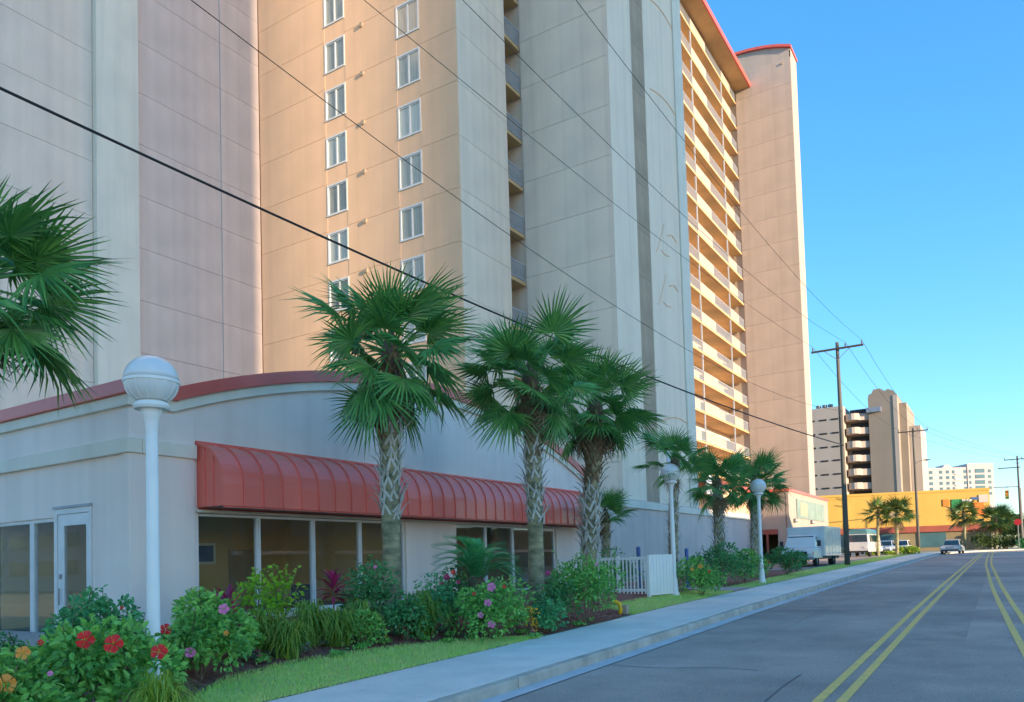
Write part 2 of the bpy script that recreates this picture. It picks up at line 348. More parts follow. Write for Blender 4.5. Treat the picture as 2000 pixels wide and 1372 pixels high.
# kerb stones
kerb = thing('kerb', 'stained concrete kerb along the sidewalk', 'kerb', (0, 0, 0)); tag(kerb, kind='structure')
def strip_block(name, m, parent, s0, s1, o0, o1, top, bot, nseg=2, bevel=0.0, jit=0.0):
    mb = MB(); v = []; f = []
    j = random.uniform(-jit, jit)
    for i in range(nseg+1):
        s = s0+(s1-s0)*i/nseg
        a = path(s, o0); b = path(s, o1); z = prof(s)
        v += [(a[0], a[1], z+bot), (b[0], b[1], z+bot), (b[0], b[1], z+top+j), (a[0], a[1], z+top+j)]
    for i in range(nseg):
        for q in range(4): f.append((i*4+q, i*4+(q+1) % 4, (i+1)*4+(q+1) % 4, (i+1)*4+q))
    f += [(0, 3, 2, 1), (nseg*4, nseg*4+1, nseg*4+2, nseg*4+3)]
    mb.add(v, f); return mb.build(name, m, parent, bevel=bevel)
s = -3.0
while s < 84:
    strip_block('kerb_stone', KERB, kerb, s+.008, s+2.99, -5.80, -5.62, 0, -.4, 2, .03, .004); s += 3.0
strip_block('kerb_run', KERB, kerb, s, 145, -5.80, -5.62, 0, -.4, 24)
strip_block('kerb_run', KERB, kerb, -40, -3.0, -5.80, -5.62, 0, -.4, 4)
strip_block('kerb_run', KERB, kerb, -40, 145, 5.5, 5.7, 0, -.4, 60)
walk = thing('sidewalk', 'pale grey concrete sidewalk of square slabs', 'sidewalk', (0, 0, 0)); tag(walk, kind='structure')
s = -3.0
while s < 66:
    strip_block('slab', CONC, walk, s+.009, s+1.491, -7.70, -5.81, -.002, -.35, 1, .012, .003); s += 1.5
strip_block('slab_run', CONC, walk, s, 145, -7.70, -5.81, 0, -.35, 30); strip_block('slab_run', CONC, walk, -40, -3, -7.70, -5.81, 0, -.35, 8)

def sheet(name, m, xs_of, y0, y1, ny, nx_, dz, kind='structure', label=None, cat=None):
    v = []; f = []
    for j in range(ny+1):
        y = y0+(y1-y0)*j/ny; a, b = xs_of(y)
        for i in range(nx_+1):
            x = a+(b-a)*i/nx_; v.append((x, y, zg(x, y)+dz))
    for j in range(ny):
        for i in range(nx_): f.append((j*(nx_+1)+i, j*(nx_+1)+i+1, (j+1)*(nx_+1)+i+1, (j+1)*(nx_+1)+i))
    o = link(name, mesh_of(name, v, f, m, True)); return tag(o, label, cat, kind=kind)
BX = [-4, 3, 6.1, 7, 8.5, 9.6, 10.7, 12.4, 13.1, 17.8, 18.6, 25.5, 26.5, 46]
BV = [-8.3, -8.3, -8.55, -9.1, -9.2, -9.1, -8.9, -8.35, -7.72, -7.72, -8.9, -9.0, -8.6, -9.3]
def bed_edge(y): return float(np.interp(y, BX, BV))
sheet('planting_bed', MULCH, lambda y: (-14.45, bed_edge(y)), -4, 46, 50, 14, .004, label='red brown bark mulch bed in front of the shop', cat='flower bed')
sheet('lawn', LAWN, lambda y: (bed_edge(y), -7.71), -4, 46, 100, 4, .004, label='strip of patchy green lawn beside the sidewalk', cat='lawn')
sheet('parking_lot', ASPHD, lambda y: (-16.5, -9.35), 46.2, 112, 40, 4, .006, label='asphalt parking lot beside the sidewalk beyond the hotel', cat='parking lot')
sheet('verge', LAWN, lambda y: (-9.33, -7.71), 46.2, 84, 30, 2, .005, label='narrow grass verge beside the parked box truck', cat='lawn')
sheet('walkway', PAVE, lambda y: (-13.5, -7.71), 26.3, 28.3, 4, 8, .02, label='pinkish concrete walkway joining the sidewalk by the hedge', cat='walkway')
sheet('doorstep_path', PAVE, lambda y: (-20, -14.9), 3.5, 8.85, 4, 4, .01, label='pale concrete path outside the glass side door', cat='path')

def blades(name, pts, h, w, m, lean=.4, seg=1):
    n = len(pts); az = RNG.uniform(0, 2*np.pi, n); hh = h*RNG.uniform(.55, 1.25, n); ln = RNG.uniform(0, lean, n)
    d = np.stack([np.cos(az), np.sin(az), np.zeros(n)], 1); sd = np.stack([-np.sin(az), np.cos(az), np.zeros(n)], 1)
    V = np.empty((n, 3, 3)); V[:, 0] = pts-sd*w/2; V[:, 1] = pts+sd*w/2; V[:, 2] = pts+d*(ln*hh)[:, None]; V[:, 2, 2] += hh
    return mesh_of(name, V.reshape(-1, 3), np.arange(n*3).reshape(n, 3), m)
def scatter(y0, y1, n, a_of, dz=0.0):
    ys_ = RNG.uniform(y0, y1, n); out = []
    for y in ys_:
        a, b = a_of(y)
        if b-a < .02: continue
        x = a+(b-a)*RNG.random(); out.append((x, y, zg(x, y)+dz))
    return np.array(out)
gp = np.concatenate([scatter(3.0, 13.2, 26000, lambda y: (bed_edge(y)-.08, -7.68)), scatter(17.8, 26.2, 9000, lambda y: (bed_edge(y)-.1, -7.70)), scatter(28.4, 46, 6000, lambda y: (bed_edge(y), -7.70))])
o = link('grass', blades('grass', gp, .06, .012, GRASS, .9)); tag(o, 'short patchy turf grass along the sidewalk edge', 'grass', kind='stuff')
gp = scatter(46, 84, 7000, lambda y: (-9.33, -7.70))
o = link('grass', blades('grass', gp, .07, .03, GRASS, .8)); tag(o, 'short grass on the verge near the box truck', 'grass', kind='stuff')
# bark chips lying on the bed
cp = scatter(3, 20, 9000, lambda y: (max(bed_edge(y)-2.6, -13), bed_edge(y)), .006); n = len(cp)
az = RNG.uniform(0, 6.28, n); d = np.stack([np.cos(az), np.sin(az), RNG.uniform(-.3, .3, n)], 1); sd = np.stack([-np.sin(az), np.cos(az), RNG.uniform(-.5, .5, n)], 1)
L_ = RNG.uniform(.015, .05, n)[:, None]; W_ = RNG.uniform(.006, .014, n)[:, None]
V = np.stack([cp-d*L_-sd*W_, cp+d*L_-sd*W_, cp+d*L_+sd*W_, cp-d*L_+sd*W_], 1); V[:, :, 2] += .01
o = link('bark_chips', mesh_of('bark_chips', V.reshape(-1, 3), np.arange(n*4).reshape(n, 4), CHIP)); tag(o, 'loose red bark chips scattered over the bed', 'mulch', kind='stuff')

# ================================================================== shop building
XF, Y0S, Y1S = -14.5, 8.95, 28.6
shop = thing('shop_building', 'low pale stucco shop with arched red parapet and red ribbed awning', 'building', (XF, Y0S, 0))
def arch(y): return 5.46 if y < 9.95 else 7.1-(26.5-math.sqrt(26.5**2-(y-19.05)**2))
AY = [Y0S+.302, 9.94]+[9.95+(Y1S-9.95)*i/36 for i in range(37)]
def arch_strip(name, m, zt, zb, x0, x1, parent, bevel=0):
    n = len(AY); v = []; f = []
    for y in AY: v += [(x0, y, arch(y)+zb), (x1, y, arch(y)+zb), (x1, y, arch(y)+zt), (x0, y, arch(y)+zt)]
    for i in range(n-1):
        for q in range(4): f.append((i*4+q, (i+1)*4+q, (i+1)*4+(q+1) % 4, i*4+(q+1) % 4))
    f += [(0, 1, 2, 3), ((n-1)*4+3, (n-1)*4+2, (n-1)*4+1, (n-1)*4)]
    return fix_normals(MB().add(v, f).build(name, m, parent))
HZ = 2.88
w = MB()
w.box(XF-.25, XF, Y0S, 10.47, -.5, HZ).box(XF-.25, XF, 17.32, 19.75, -.5, HZ).box(XF-.25, XF, 26.25, Y1S, -.5, HZ)
w.box(XF-.25, XF, 10.47, 17.32, -.5, .62).box(XF-.25, XF, 19.75, 24.85, -.5, .62)
poly = [(Y0S, HZ), (Y1S, HZ)]+[(y, arch(y)-.06) for y in AY[::-1]]+[(Y0S, 5.40)]
w.prism(poly, 0, XF-.25, XF)
front = fix_normals(w.build('front_wall', STUCCO_W, shop))
w = MB()
for a, b, z0, z1 in ((-14.75, -15.84, -.5, HZ), (-17.27, -17.33, -.5, HZ), (-24, -32, -.5, HZ), (-17.33, -24, -.5, .28)): w.box(a, b, Y0S, Y0S+.25, z0, z1)
w.box(-14.751, -32, Y0S, Y0S+.25, 3.06, 5.4).box(-14.751, -15.84, Y0S, Y0S+.25, HZ, 3.06).box(-17.27, -32, Y0S, Y0S+.25, HZ, 3.06)
w.box(-32.2, -32, Y0S, Y1S, -.5, 5.4).box(-32, -14.75, Y1S-.25, Y1S, -.5, 5.2)
w.build('side_wall', STUCCO_W, shop)
MB().box(XF-.2, XF+.055, Y0S-.055, 10.38, -.5, 4.90).build('corner_pilaster', STUCCO_W, shop, bevel=.02)
arch_strip('cap', REDCAP, 0, -.28, XF-.35, XF+.16, shop)
arch_strip('cornice_trim', STUCCO_G, -.282, -.50, XF-.2, XF+.09, shop)
MB().box(XF+.16, -32.3, Y0S-.16, Y0S+.3, 5.18, 5.46).build('side_cap', REDCAP, shop, bevel=.015)
MB().box(XF+.09, -32.2, Y0S-.09, Y0S+.3, 4.95, 5.178).build('side_cornice_trim', STUCCO_G, shop, bevel=.015)
MB().box(XF+.11, -32.2, Y0S-.11, Y0S+.2, 4.01, 4.31).build('band', STUCCO_G, shop, bevel=.015)
MB().box(XF-.1, XF+.108, Y0S+.21, 10.40, 4.012, 4.308).build('band', STUCCO_G, shop, bevel=.015)
MB().box(-31.9, -14.8, Y0S+.26, Y1S-.26, 4.7, 4.9).build('flat_roof', CONC, shop)
# windows on the front
def x_window(parent, x, ya, yb, z0, z1, m=FRAME, gm=GLASSD, fr=.055, dep=.09):
    w = MB().box(x-dep, x, ya, yb, z0, z0+fr).box(x-dep, x, ya, yb, z1-fr, z1).box(x-dep, x, ya, ya+fr, z0+fr, z1-fr).box(x-dep, x, yb-fr, yb, z0+fr, z1-fr)
    o = w.build('window', m, parent)
    MB().box(x-dep*.6, x-dep*.4, ya+fr, yb-fr, z0+fr, z1-fr).build('pane', gm, o); return o
def y_window(parent, y, xa, xb, z0, z1, m=FRAME, gm=GLASSD, fr=.055, dep=.09):
    xa, xb = min(xa, xb), max(xa, xb)
    w = MB().box(xa, xb, y, y+dep, z0, z0+fr).box(xa, xb, y, y+dep, z1-fr, z1).box(xa, xa+fr, y, y+dep, z0+fr, z1-fr).box(xb-fr, xb, y, y+dep, z0+fr, z1-fr)
    o = w.build('window', m, parent)
    MB().box(xa+fr, xb-fr, y+dep*.4, y+dep*.6, z0+fr, z1-fr).build('pane', gm, o); return o
for a, b in ((10.48, 12.12), (12.13, 13.82), (13.83, 15.50), (15.51, 17.31)): x_window(shop, XF-.07, a, b, .62, HZ-.01)
for a, b in ((19.76, 21.50), (21.51, 23.20), (23.21, 24.84)): x_window(shop, XF-.07, a, b, .62, HZ-.01)
d_ = MB().box(XF-.15, XF-.08, 24.86, 24.95, .3, HZ-.01).box(XF-.15, XF-.08, 26.15, 26.24, .3, HZ-.01).box(XF-.15, XF-.08, 24.95, 26.15, HZ-.12, HZ-.01).box(XF-.15, XF-.08, 24.95, 26.15, .3, .5).build('door', FRAME, shop)
MB().box(XF-.125, XF-.105, 24.95, 26.15, .5, HZ-.12).build('pane', GLASSD, d_)
for a, b in ((-24, -22.2), (-22.19, -20.3), (-20.29, -18.36), (-18.35, -17.34)): y_window(shop, Y0S+.05, a, b, .30, HZ, fr=.08)
MB().box(-24, -17.34, Y0S-.05, Y0S+.06, .2, .296).build('sill', FRAME, shop)
# glazed side door
dr = MB(); dx0, dx1, dz0, dz1 = -17.26, -15.85, -.05, 3.05
dr.box(dx0, dx0+.09, Y0S-.02, Y0S+.08, dz0, dz1).box(dx1-.09, dx1, Y0S-.02, Y0S+.08, dz0, dz1).box(dx0+.09, dx1-.09, Y0S-.02, Y0S+.08, 2.93, dz1)
door = dr.build('door', FRAME, shop)
lf = MB().box(dx0+.1, dx0+.33, Y0S, Y0S+.06, dz0, 2.92).box(dx1-.22, dx1-.1, Y0S, Y0S+.06, dz0, 2.92).box(dx0+.33, dx1-.22, Y0S, Y0S+.06, 2.68, 2.92).box(dx0+.33, dx1-.22, Y0S, Y0S+.06, dz0, .3)
lf.build('door_leaf', FRAME, door); MB().box(dx0+.33, dx1-.22, Y0S+.025, Y0S+.035, .3, 2.68).build('pane', GLASSD, door)
MB().tube([(dx0+.22, Y0S-.05, 1.0), (dx0+.22, Y0S-.05, 1.35)], .018, 8).box(dx0+.19, dx0+.25, Y0S-.03, Y0S, 1.55, 1.65).build('handle', STEEL, door)
MB().box(dx0-.02, dx1+.02, Y0S-.06, Y0S, 3.052, 3.10).build('door_drip_edge', GREYFR, shop)
# room behind the glass
rm = MB().box(-20.3, -20.2, 9.25, 28.3, .02, 4.6); rm.build('room_wall', ROOM, shop)
MB().box(-20.2, -14.76, 17.9, 18.0, .02, 4.6).build('room_partition', ROOM, shop)
MB().box(-31.5, -14.76, 9.21, 28.34, -.1, .02).build('room_floor', ROOMF, shop)
MB().box(-31.5, -14.76, 9.21, 28.34, 3.25, 3.35).build('room_ceiling', CEIL, shop)
y_, z_ = on_x(395, 1082, -20.19)[1:]
pc = MB().box(-20.19, -20.16, y_-.45, y_+.45, z_-.32, z_+.32).build('wall_picture', WHITE, shop); MB().box(-20.158, -20.15, y_-.36, y_+.36, z_-.24, z_+.24).build('print', BLUE, pc)
y_ = on_x(470, 1082, -20.19)[1]; MB().box(-20.19, -20.14, y_-.45, y_+.45, .03, 2.25).build('inner_door', BROWN, shop)
def office_chair(x, y, rz, label):
    t = thing('office_chair', label, 'chair', (x, y, .02), 'dark chairs seen through the shop windows', rz, True)
    MB().box(-.26, .26, -.25, .25, .44, .54).build('seat', CHAIR, t, bevel=.04)
    MB().box(-.25, .25, .24, .33, .62, 1.18).build('backrest', CHAIR, t, bevel=.05)
    MB().box(-.03, .03, .26, .31, .40, .66).tube([(0, 0, .12), (0, 0, .44)], .03, 8).build('stem', STEEL, t)
    for k in range(5):
        a = k*1.2566; MB().tube([(0, 0, .12), (.28*math.cos(a), .28*math.sin(a), .06)], .02, 6).box(.28*math.cos(a)-.025, .28*math.cos(a)+.025, .28*math.sin(a)-.025, .28*math.sin(a)+.025, 0, .07).build('leg', CHAIR, t)
office_chair(-16.6, 12.4, 2.6, 'dark office chair behind the first awning window')
office_chair(-16.2, 14.9, 3.9, 'dark office chair behind the third awning window')
office_chair(-18.7, 10.3, 3.0, 'dark office chair behind the wide side window')
office_chair(-17.6, 10.5, 3.5, 'dark office chair behind the narrow side window')
# awning
awn = MB().box(XF, XF+.05, 10.42, 28.3, 4.33, 4.42).build('awning', REDAWN, shop)
NP_, AW = 33, (28.3-10.42)/33
cur = [(.03, 4.37)]+[(.02+.85*math.sin(t), 3.45+.89*math.cos(t)) for t in [math.radians(4+86*i/9) for i in range(10)]]+[(.87, 2.99)]
inn = [(x-.015, z-.015) for x, z in cur]
def shell(y0, y1, lift=0.0):
    o_ = [(x+lift*math.sin(math.radians(min(90, 9*i))), z+lift*math.cos(math.radians(min(90, 9*i)))) for i, (x, z) in enumerate(cur)]
    n = len(cur); v = []; f = []
    for y in (y0, y1): v += [(x, y, z) for x, z in o_]+[(x, y, z) for x, z in inn]
    k = 2*n
    for i in range(n-1): f += [(i, i+1, k+i+1, k+i), (n+i, k+n+i, k+n+i+1, n+i+1), (i, n+i, n+i+1, i+1), (k+i, k+i+1, k+n+i+1, k+n+i)]
    f += [(0, k, k+n, n), (n-1, 2*n-1, k+2*n-1, k+n-1)]
    return v, f
pv, pf = shell(.012, AW-.012); pm = mesh_of('awning_panel', pv, pf, REDAWN)
sv, sf = shell(-.012, .012, .035); sm = mesh_of('awning_seam', sv, sf, REDAWN)
for me in (pm, sm):
    import bmesh
    bm = bmesh.new(); bm.from_mesh(me); bmesh.ops.recalc_face_normals(bm, faces=bm.faces); bm.to_mesh(me); bm.free()
for i in range(NP_): inst('awning_panel', pm, awn, (XF, 10.42+AW*i, 0))
for i in range(NP_+1): inst('awning_seam', sm, awn, (XF, 10.42+AW*i, 0))
endp = [(XF+x-.01, z-.01) for x, z in cur]+[(XF+.01, 2.99)]
fix_normals(MB().prism(endp, 1, 10.445, 10.475).build('end_panel', REDAWN, awn)); fix_normals(MB().prism(endp, 1, 28.245, 28.275).build('end_panel', REDAWN, awn))
for dx in (.28, .56): MB().box(XF+dx, XF+dx+.025, 10.42, 10.446, 2.99, 3.45+.84*math.sqrt(1-(dx/.87)**2)).build('end_seam', REDAWN, awn)
MB().box(XF+.80, XF+.85, 10.48, 28.24, 2.95, 2.985).box(XF+.002, XF+.05, 10.48, 28.24, 2.95, 2.985).build('bottom_rail', REDCAP, awn)
MB().box(XF+.005, XF+.075, 10.42, 28.3, 2.885, 2.945).build('window_header', STUCCO_G, shop)

# ================================================================== hotel tower
hot = thing('hotel_tower', 'tall beige stucco hotel tower with balconies and projecting wings', 'hotel', (-40, 45, 0))
FL = 2.86
def core(a, b, c, d, z1, m=STUCCO, z0=-1): MB().box(a, b, c, d, z0, z1).build('wall', m, hot)
core(-62, -38.62, 2, 32.55, 60, STUCCO_K); core(-61.9, -23.2, 32.62, 37.40, 57, PEACH_GLOW); core(-61.8, -25.2, 37.41, 39.20, 57)
core(-61.7, -17.47, 39.21, 51.30, 57, SAND); core(-61.6, -25.3, 51.31, 86.60, 54); 
JT = [21.25+FL*k for k in range(-7, 13)]
PM = {}
def panel(m, sx, sy, sz):
    key = (m.name, round(sx, 3), round(sy, 3), round(sz, 3))
    if key not in PM:
        b = MB().box(0, sx, 0, sy, 0, sz); PM[key] = mesh_of('wall_panel', b.v, b.f, m)
    return PM[key]
GAP = .010
def panels_x(x0, x1, ya, yb, m, joints, zmin=-.5, zmax=56):       # face looks along +X: panel fills x0..x1
    for a, b in zip(joints[:-1], joints[1:]):
        a2, b2 = max(a, zmin), min(b, zmax)
        if b2-a2 > .3: inst('wall_panel', panel(m, x1-x0, yb-ya, b2-a2-2*GAP), hot, (x0, ya, a2+GAP))
def panels_y(y0, y1, xa, xb, m, joints, zmin=-.5, zmax=56):
    for a, b in zip(joints[:-1], joints[1:]):
        a2, b2 = max(a, zmin), min(b, zmax)
        if b2-a2 > .3: inst('wall_panel', panel(m, xb-xa, y1-y0, b2-a2-2*GAP), hot, (xa, y0, a2+GAP))
J1 = [22.72+FL*k for k in range(-8, 13)]; J2 = [21.95+FL*k for k in range(-8, 13)]
panels_x(-38.62, -38.5, 10, 21.86, STUCCO, J1); panels_x(-38.62, -38.15, 21.89, 24.18, STUCCO_G, [-1, 60], zmax=60)
panels_x(-38.62, -38.5, 24.19, 29.64, STUCCO_K, J2); panels_x(-38.62, -38.44, 29.65, 32.49, STUCCO_K, [J2[0]]+[j for j in J2[1:]])
# recess wall with two columns of windows, sun glow tinted into its stucco
WX = [(-32.62, -31.00), (-27.12, -25.50)]; WH = .93
panels_y(32.50, 32.62, -38.36, WX[0][0], PEACH_GLOW, JT); panels_y(32.50, 32.62, WX[0][1], WX[1][0], PEACH_GLOW, JT); panels_y(32.50, 32.62, WX[1][1], -23.08, PEACH_GLOW, JT)
def make_window():
    W, Hh = 1.62, 1.86
    fr = MB().box(0, W, -.04, .10, 0, .09).box(0, W, -.02, .10, Hh-.09, Hh).box(0, .09, -.02, .10, .09, Hh-.09).box(W-.09, W, -.02, .10, .09, Hh-.09)
    fr.box(.09, W-.09, .03, .09, .09, .15).box(.09, W-.09, .03, .09, Hh-.15, Hh-.09).box(W/2-.05, W/2+.05, .03, .09, .15, Hh-.15)
    return (mesh_of('window', fr.v, fr.f, FRAME), mesh_of('pane', *(lambda b: (b.v, b.f))(MB().box(0, W/2-.14, 0, .012, 0, Hh-.3)), GLASS), mesh_of('curtain', *(lambda b: (b.v, b.f))(MB().box(.1, W-.1, .095, .112, .1, Hh-.1)), CURT))
wm, gm_, cm_ = make_window()
for (xa, xb) in WX:
    for k in range(-5, 7):
        c = 20.21+FL*k
        o = inst('window', wm, hot, (xa, 32.50, c-WH))
        inst('pane', gm_, o, (.09, .05, .15)); inst('pane', gm_, o, (.86, .05, .15)); inst('curtain', cm_, o, (0, 0, 0))
        inst('spandrel', panel(PEACH_GLOW, xb-xa, .11, FL-2*WH-.02), hot, (xa, 32.512, c+WH+.01))
vm = mesh_of('vent', *(lambda b: (b.v, b.f))(MB().lathe([(.13, 0), (.13, .1)], 10)), BROWN)
for k in range(-5, 4): inst('vent', vm, hot, (-29.66, 32.5, 26.86+FL*k), (R_(90), 0, 0))
# set-back street face and narrow balcony niche
panels_x(-23.2, -23.08, 32.625, 37.38, SAND, JT)
nm_s = MB().box(-25.2, -23.12, 37.42, 39.08, 0, .2); nms = mesh_of('balcony_slab', [(a+23.08, b-37.42, c) for a, b, c in nm_s.v], nm_s.f, TAN)
def railing(length, h=1.02, n=None):
    b = MB().box(-.03, .03, 0, length, h-.05, h).box(-.02, .02, 0, length, .08, .12); n = n or int(length/.13)
    for i in range(n+1): y = (length-.02)*i/n; b.box(-.011, .011, y, y+.02, .12, h-.05)
    return mesh_of('railing', b.v, b.f, RAIL)
nrl = railing(1.62)
ndoor = mesh_of('sliding_door', *(lambda b: (b.v, b.f))(MB().box(0, .04, .15, 1.5, 0, 2.1)), DARK)
for k in range(-5, 9):
    z = 20.74+FL*k
    o = inst('balcony', nms, hot, (-23.08, 37.42, z)); inst('railing', nrl, o, (-.06, .01, .2)); inst('sliding_door', ndoor, o, (-2.11, 0, .2))
# projecting wing
panels_y(39.09, 39.21, -23.07, -17.36, SAND, JT)
panels_x(-17.47, -17.35, 39.095, 42.40, WARMW, [-1, 57], zmax=57)
panels_x(-17.60, -17.40, 42.41, 44.44, BROWN, JT)
panels_x(-17.47, -17.35, 44.45, 49.70, WARMW, [-1, 57], zmax=57); panels_x(-17.47, -17.25, 49.74, 51.30, STUCCO_G, [-1, 57], zmax=57)
for q in (-3, -2, -1, 0):       # arched reliefs on the panel
    dz = 6.3*q+ (6.3 if q == 0 else 0)
    z0 = {-3: 10.05, -2: 24.6, -1: 31.0, 0: 37.0}[q]
    if q == -2: continue
    MB().tube([(-17.34, 45.3+5.1*i/12, z0+.55*math.sin(math.pi*(i/12)*.85)) for i in range(13)], .035, 6).build('arch_relief', PEACH_GLOW, hot)
for zb in (21.5, 18.2):
    MB().tube([(-17.34, 46.8, zb+1.4), (-17.34, 46.3, zb+.5), (-17.34, 45.6, zb-.6), (-17.34, 45.3, zb-.9)], .03, 6).build('sail_relief', PEACH_GLOW, hot)
    MB().tube([(-17.34, 46.2, zb-.5), (-17.34, 46.9, zb-.6), (-17.34, 47.6, zb-.45)], .03, 6).build('wave_relief', PEACH_GLOW, hot)
    MB().tube([(-17.34, 47.4, zb+.85), (-17.34, 48.2, zb+1.15), (-17.34, 49.0, zb+.95)], .04, 6).build('wave_relief', PEACH_GLOW, hot)
# balcony wing
b = MB().box(-2.25, 0, 0, 34.95, 0, .2); bslab = mesh_of('balcony_slab', b.v, b.f, TAN)
SEG = [(51.5, 56.6, 1), (56.6, 61.0, 0), (61.0, 62.0, 1), (62.0, 66.4, 1), (66.4, 71.5, 1), (71.5, 75.9, 0), (75.9, 81.2, 1), (81.2, 84.3, 0), (84.3, 86.4, 1)]
rails = {}
for a, bb, r in SEG:
    L = round(bb-a, 2)
    if r and L not in rails: rails[L] = railing(L-.08, 1.0)
parap = {}
bdoor = mesh_of('sliding_door', *(lambda b: (b.v, b.f))(MB().box(0, .04, 0, 2.4, 0, 2.1)), TEALG)
bpost = mesh_of('post', *(lambda b: (b.v, b.f))(MB().box(-.06, .06, -.06, .06, 0, FL-.2)), RAIL)
for k in range(-6, 12):
    z = 20.74+2.868*k
    o = inst('balcony', bslab, hot, (-23.08, 51.5, z))
    for a, bb, r in SEG:
        if r: inst('railing', rails[round(bb-a, 2)], o, (-.06, a-51.5+.04, .2)); inst('sliding_door', bdoor, o, (-2.21, a-51.5+1.0, .2))
        else: inst('parapet', panel(PARAP, .12, bb-a, 1.05), o, (-.13, a-51.5, .2))
    for y in (56.6, 71.5, 81.2): inst('post', bpost, o, (-.10, y-51.5+.08, .2))
MB().box(-25.2, -21.5, 51.4, 86.45, 53.75, 54.0).build('roof_soffit', TAN, hot); MB().box(-21.52, -21.36, 51.3, 86.5, 53.7, 54.25).build('roof_fascia', REDCAP, hot)
# end tower with curved top
ex = [-62, -23.0, -21.3, -19.6, -18.2, -17.01]; ez = [57.9, 57.9, 57.75, 57.45, 57.05, 56.55]
poly = [(-62, -1), (-17.13, -1)]+list(zip(ex, ez))[::-1]
fix_normals(MB().prism(poly, 1, 86.64, 89.55).build('wall', TAUPE, hot))
panels_y(86.5, 86.635, -23.05, -17.02, TAUPE, JT, zmax=55.7); panels_x(-17.13, -17.01, 86.64, 89.5, PARAP, [-1, 56.4], zmax=56.4)
cp_ = [(x, z+.02) for x, z in zip(ex[1:], ez[1:])]+[(x, z+.30) for x, z in zip(ex[1:], ez[1:])][::-1]
cp_ = [(x+(.12 if i in (4, 5) else 0), z) for i, (x, z) in enumerate(cp_)]
fix_normals(MB().prism(cp_, 1, 86.36, 89.7).build('roof_cap', REDCAP, hot))
inst('vent', vm, hot, (-17.9, 86.5, 55.1), (R_(90), 0, 0))
# podium along the street
MB().box(-24, -16.95, 30.2, 62.78, -.5, 4.85).build('podium_wall', STUCCO_K, hot)
MB().box(-24, -16.85, 30.1, 62.8, 4.38, 4.76).build('podium_trim', STUCCO_G, hot, bevel=.02)
MB().box(-19, -16.88, 54.5, 62.8, 6.6, 7.0).build('canopy', REDCAP, hot); MB().box(-18.9, -17.0, 54.6, 62.7, 4.86, 6.6).build('canopy_wall', PEACH_GLOW, hot)
for y in (45.8, 53.2): MB().box(-17.36, -17.30, y, y+1.3, 6.0, 8.2).build('louvre', RAIL, hot)
# ================================================================== garage building beyond the podium
gar = thing('garage_building', 'peach low garage building with red sloped edge and faded wall sign', 'building', (-18, 63, 0))
w = MB().box(-24, -14.2, 62.95, 63.2, 3.6, 6.5).box(-24, -16.4, 62.95, 63.2, 0, 3.6).box(-14.25, -14, 62.95, 79.2, 0, 6.55).box(-24, -14.25, 79, 79.2, 0, 6.5).box(-14.9, -14.25, 62.95, 63.2, 0, 3.6)
w.build('wall', mat('stucco pale peach', (.42, .34, .285), (.38, .31, .26), .5, .85, .3, 45, streak=.2), gar)
MB().box(-24, -13.9, 62.85, 79.3, 6.552, 6.75).build('roof_edge', REDCAP, gar)
MB().box(-23.8, -14.3, 63.3, 78.9, 5.9, 6.1).build('flat_roof', CONC, gar)
MB().box(-16.4, -14.9, 62.9, 63.3, 3.2, 3.598).build('lintel', BSTORE, gar)
MB().box(-15.8, -15.65, 62.9, 63.1, .9, 3.198).build('jamb', BSTORE, gar); MB().box(-23.8, -14.3, 70, 70.2, .8, 5.8).build('inner_wall', ROOM, gar)
sg = MB().box(-13.995, -13.93, 65.6, 76.9, 4.52, 6.08).build('wall_sign', SIGNG, gar)
MB().box(-13.928, -13.92, 66.9, 69.6, 4.75, 5.85).build('sign_picture', mat('faded tan print', (.5, .36, .22), (.35, .3, .24), 1.4, .7), sg)
for y, z in ((64.5, 4.1), (71.0, 4.15)): MB().lathe([(.12, 0), (.16, .1), (.16, .3), (.05, .36)], 10, (-13.85, y, z)).box(-14, -13.85, y-.03, y+.03, z+.1, z+.16).build('wall_lamp', STEEL, gar)

# ================================================================== unseen buildings added across the road to shade the near street
def shade_block(label, y0, y1, h, x0=150.0, dep=8, name='shade_tower', wm=None):
    t = thing(name, label, 'building', (x0+dep/2, (y0+y1)/2, 0))
    MB().box(x0+.4, x0+dep, y0+.15, y1-.15, -1, h).build('wall', wm or STUCCO, t)
    b = MB().box(-.4, 0, 0, y1-y0-.3, 0, .25); me = mesh_of('floor_band', b.v, b.f, STUCCO_W)
    n = int((y1-y0)/4); wb = MB()
    for i in range(n): wb.box(-.03, 0, 1+4*i, 3.2+4*i, .9, 2.4)
    wme = mesh_of('window_row', wb.v, wb.f, TEALG)
    for k in range(int(h/2.9)):
        inst('floor_band', me, t, (x0+.4, y0+.15, 2.9*k+2.6))
        inst('window_row', wme, t, (x0+.4, y0+.2, 2.9*k+.1))
SLOT0, SLOT1 = -6.5, -3.1  # gap between the added towers, shaped to pass sun onto the recess wall
shade_block('unseen beige tower added across the road to shade the shop', -36, SLOT0, 73)
shade_block('unseen beige tower added across the road to shade the balcony niche', SLOT1, 17.8, 72)
lk = thing('low_sun_stop', 'unseen lower beige block added between the shade towers to stop low sun', 'building', (154, -4.6, 0)); MB().box(151, 157, SLOT0+.16, SLOT1-.16, -1, 34).build('wall', STUCCO, lk)  # added to keep low sun from passing under the gap
shade_block('unseen long brown low block added across the road to shade the road', 57.2, 88, 5.0, 14, 14, 'shade_row', OLIVE)  # added out of view to shade the road and darken shop window reflections
shade_block('unseen three storey brown block added across the road to shade the podium', 34, 57, 9.6, 14, 14, 'shade_row', OLIVE)  # added out of view, height set to shade the podium

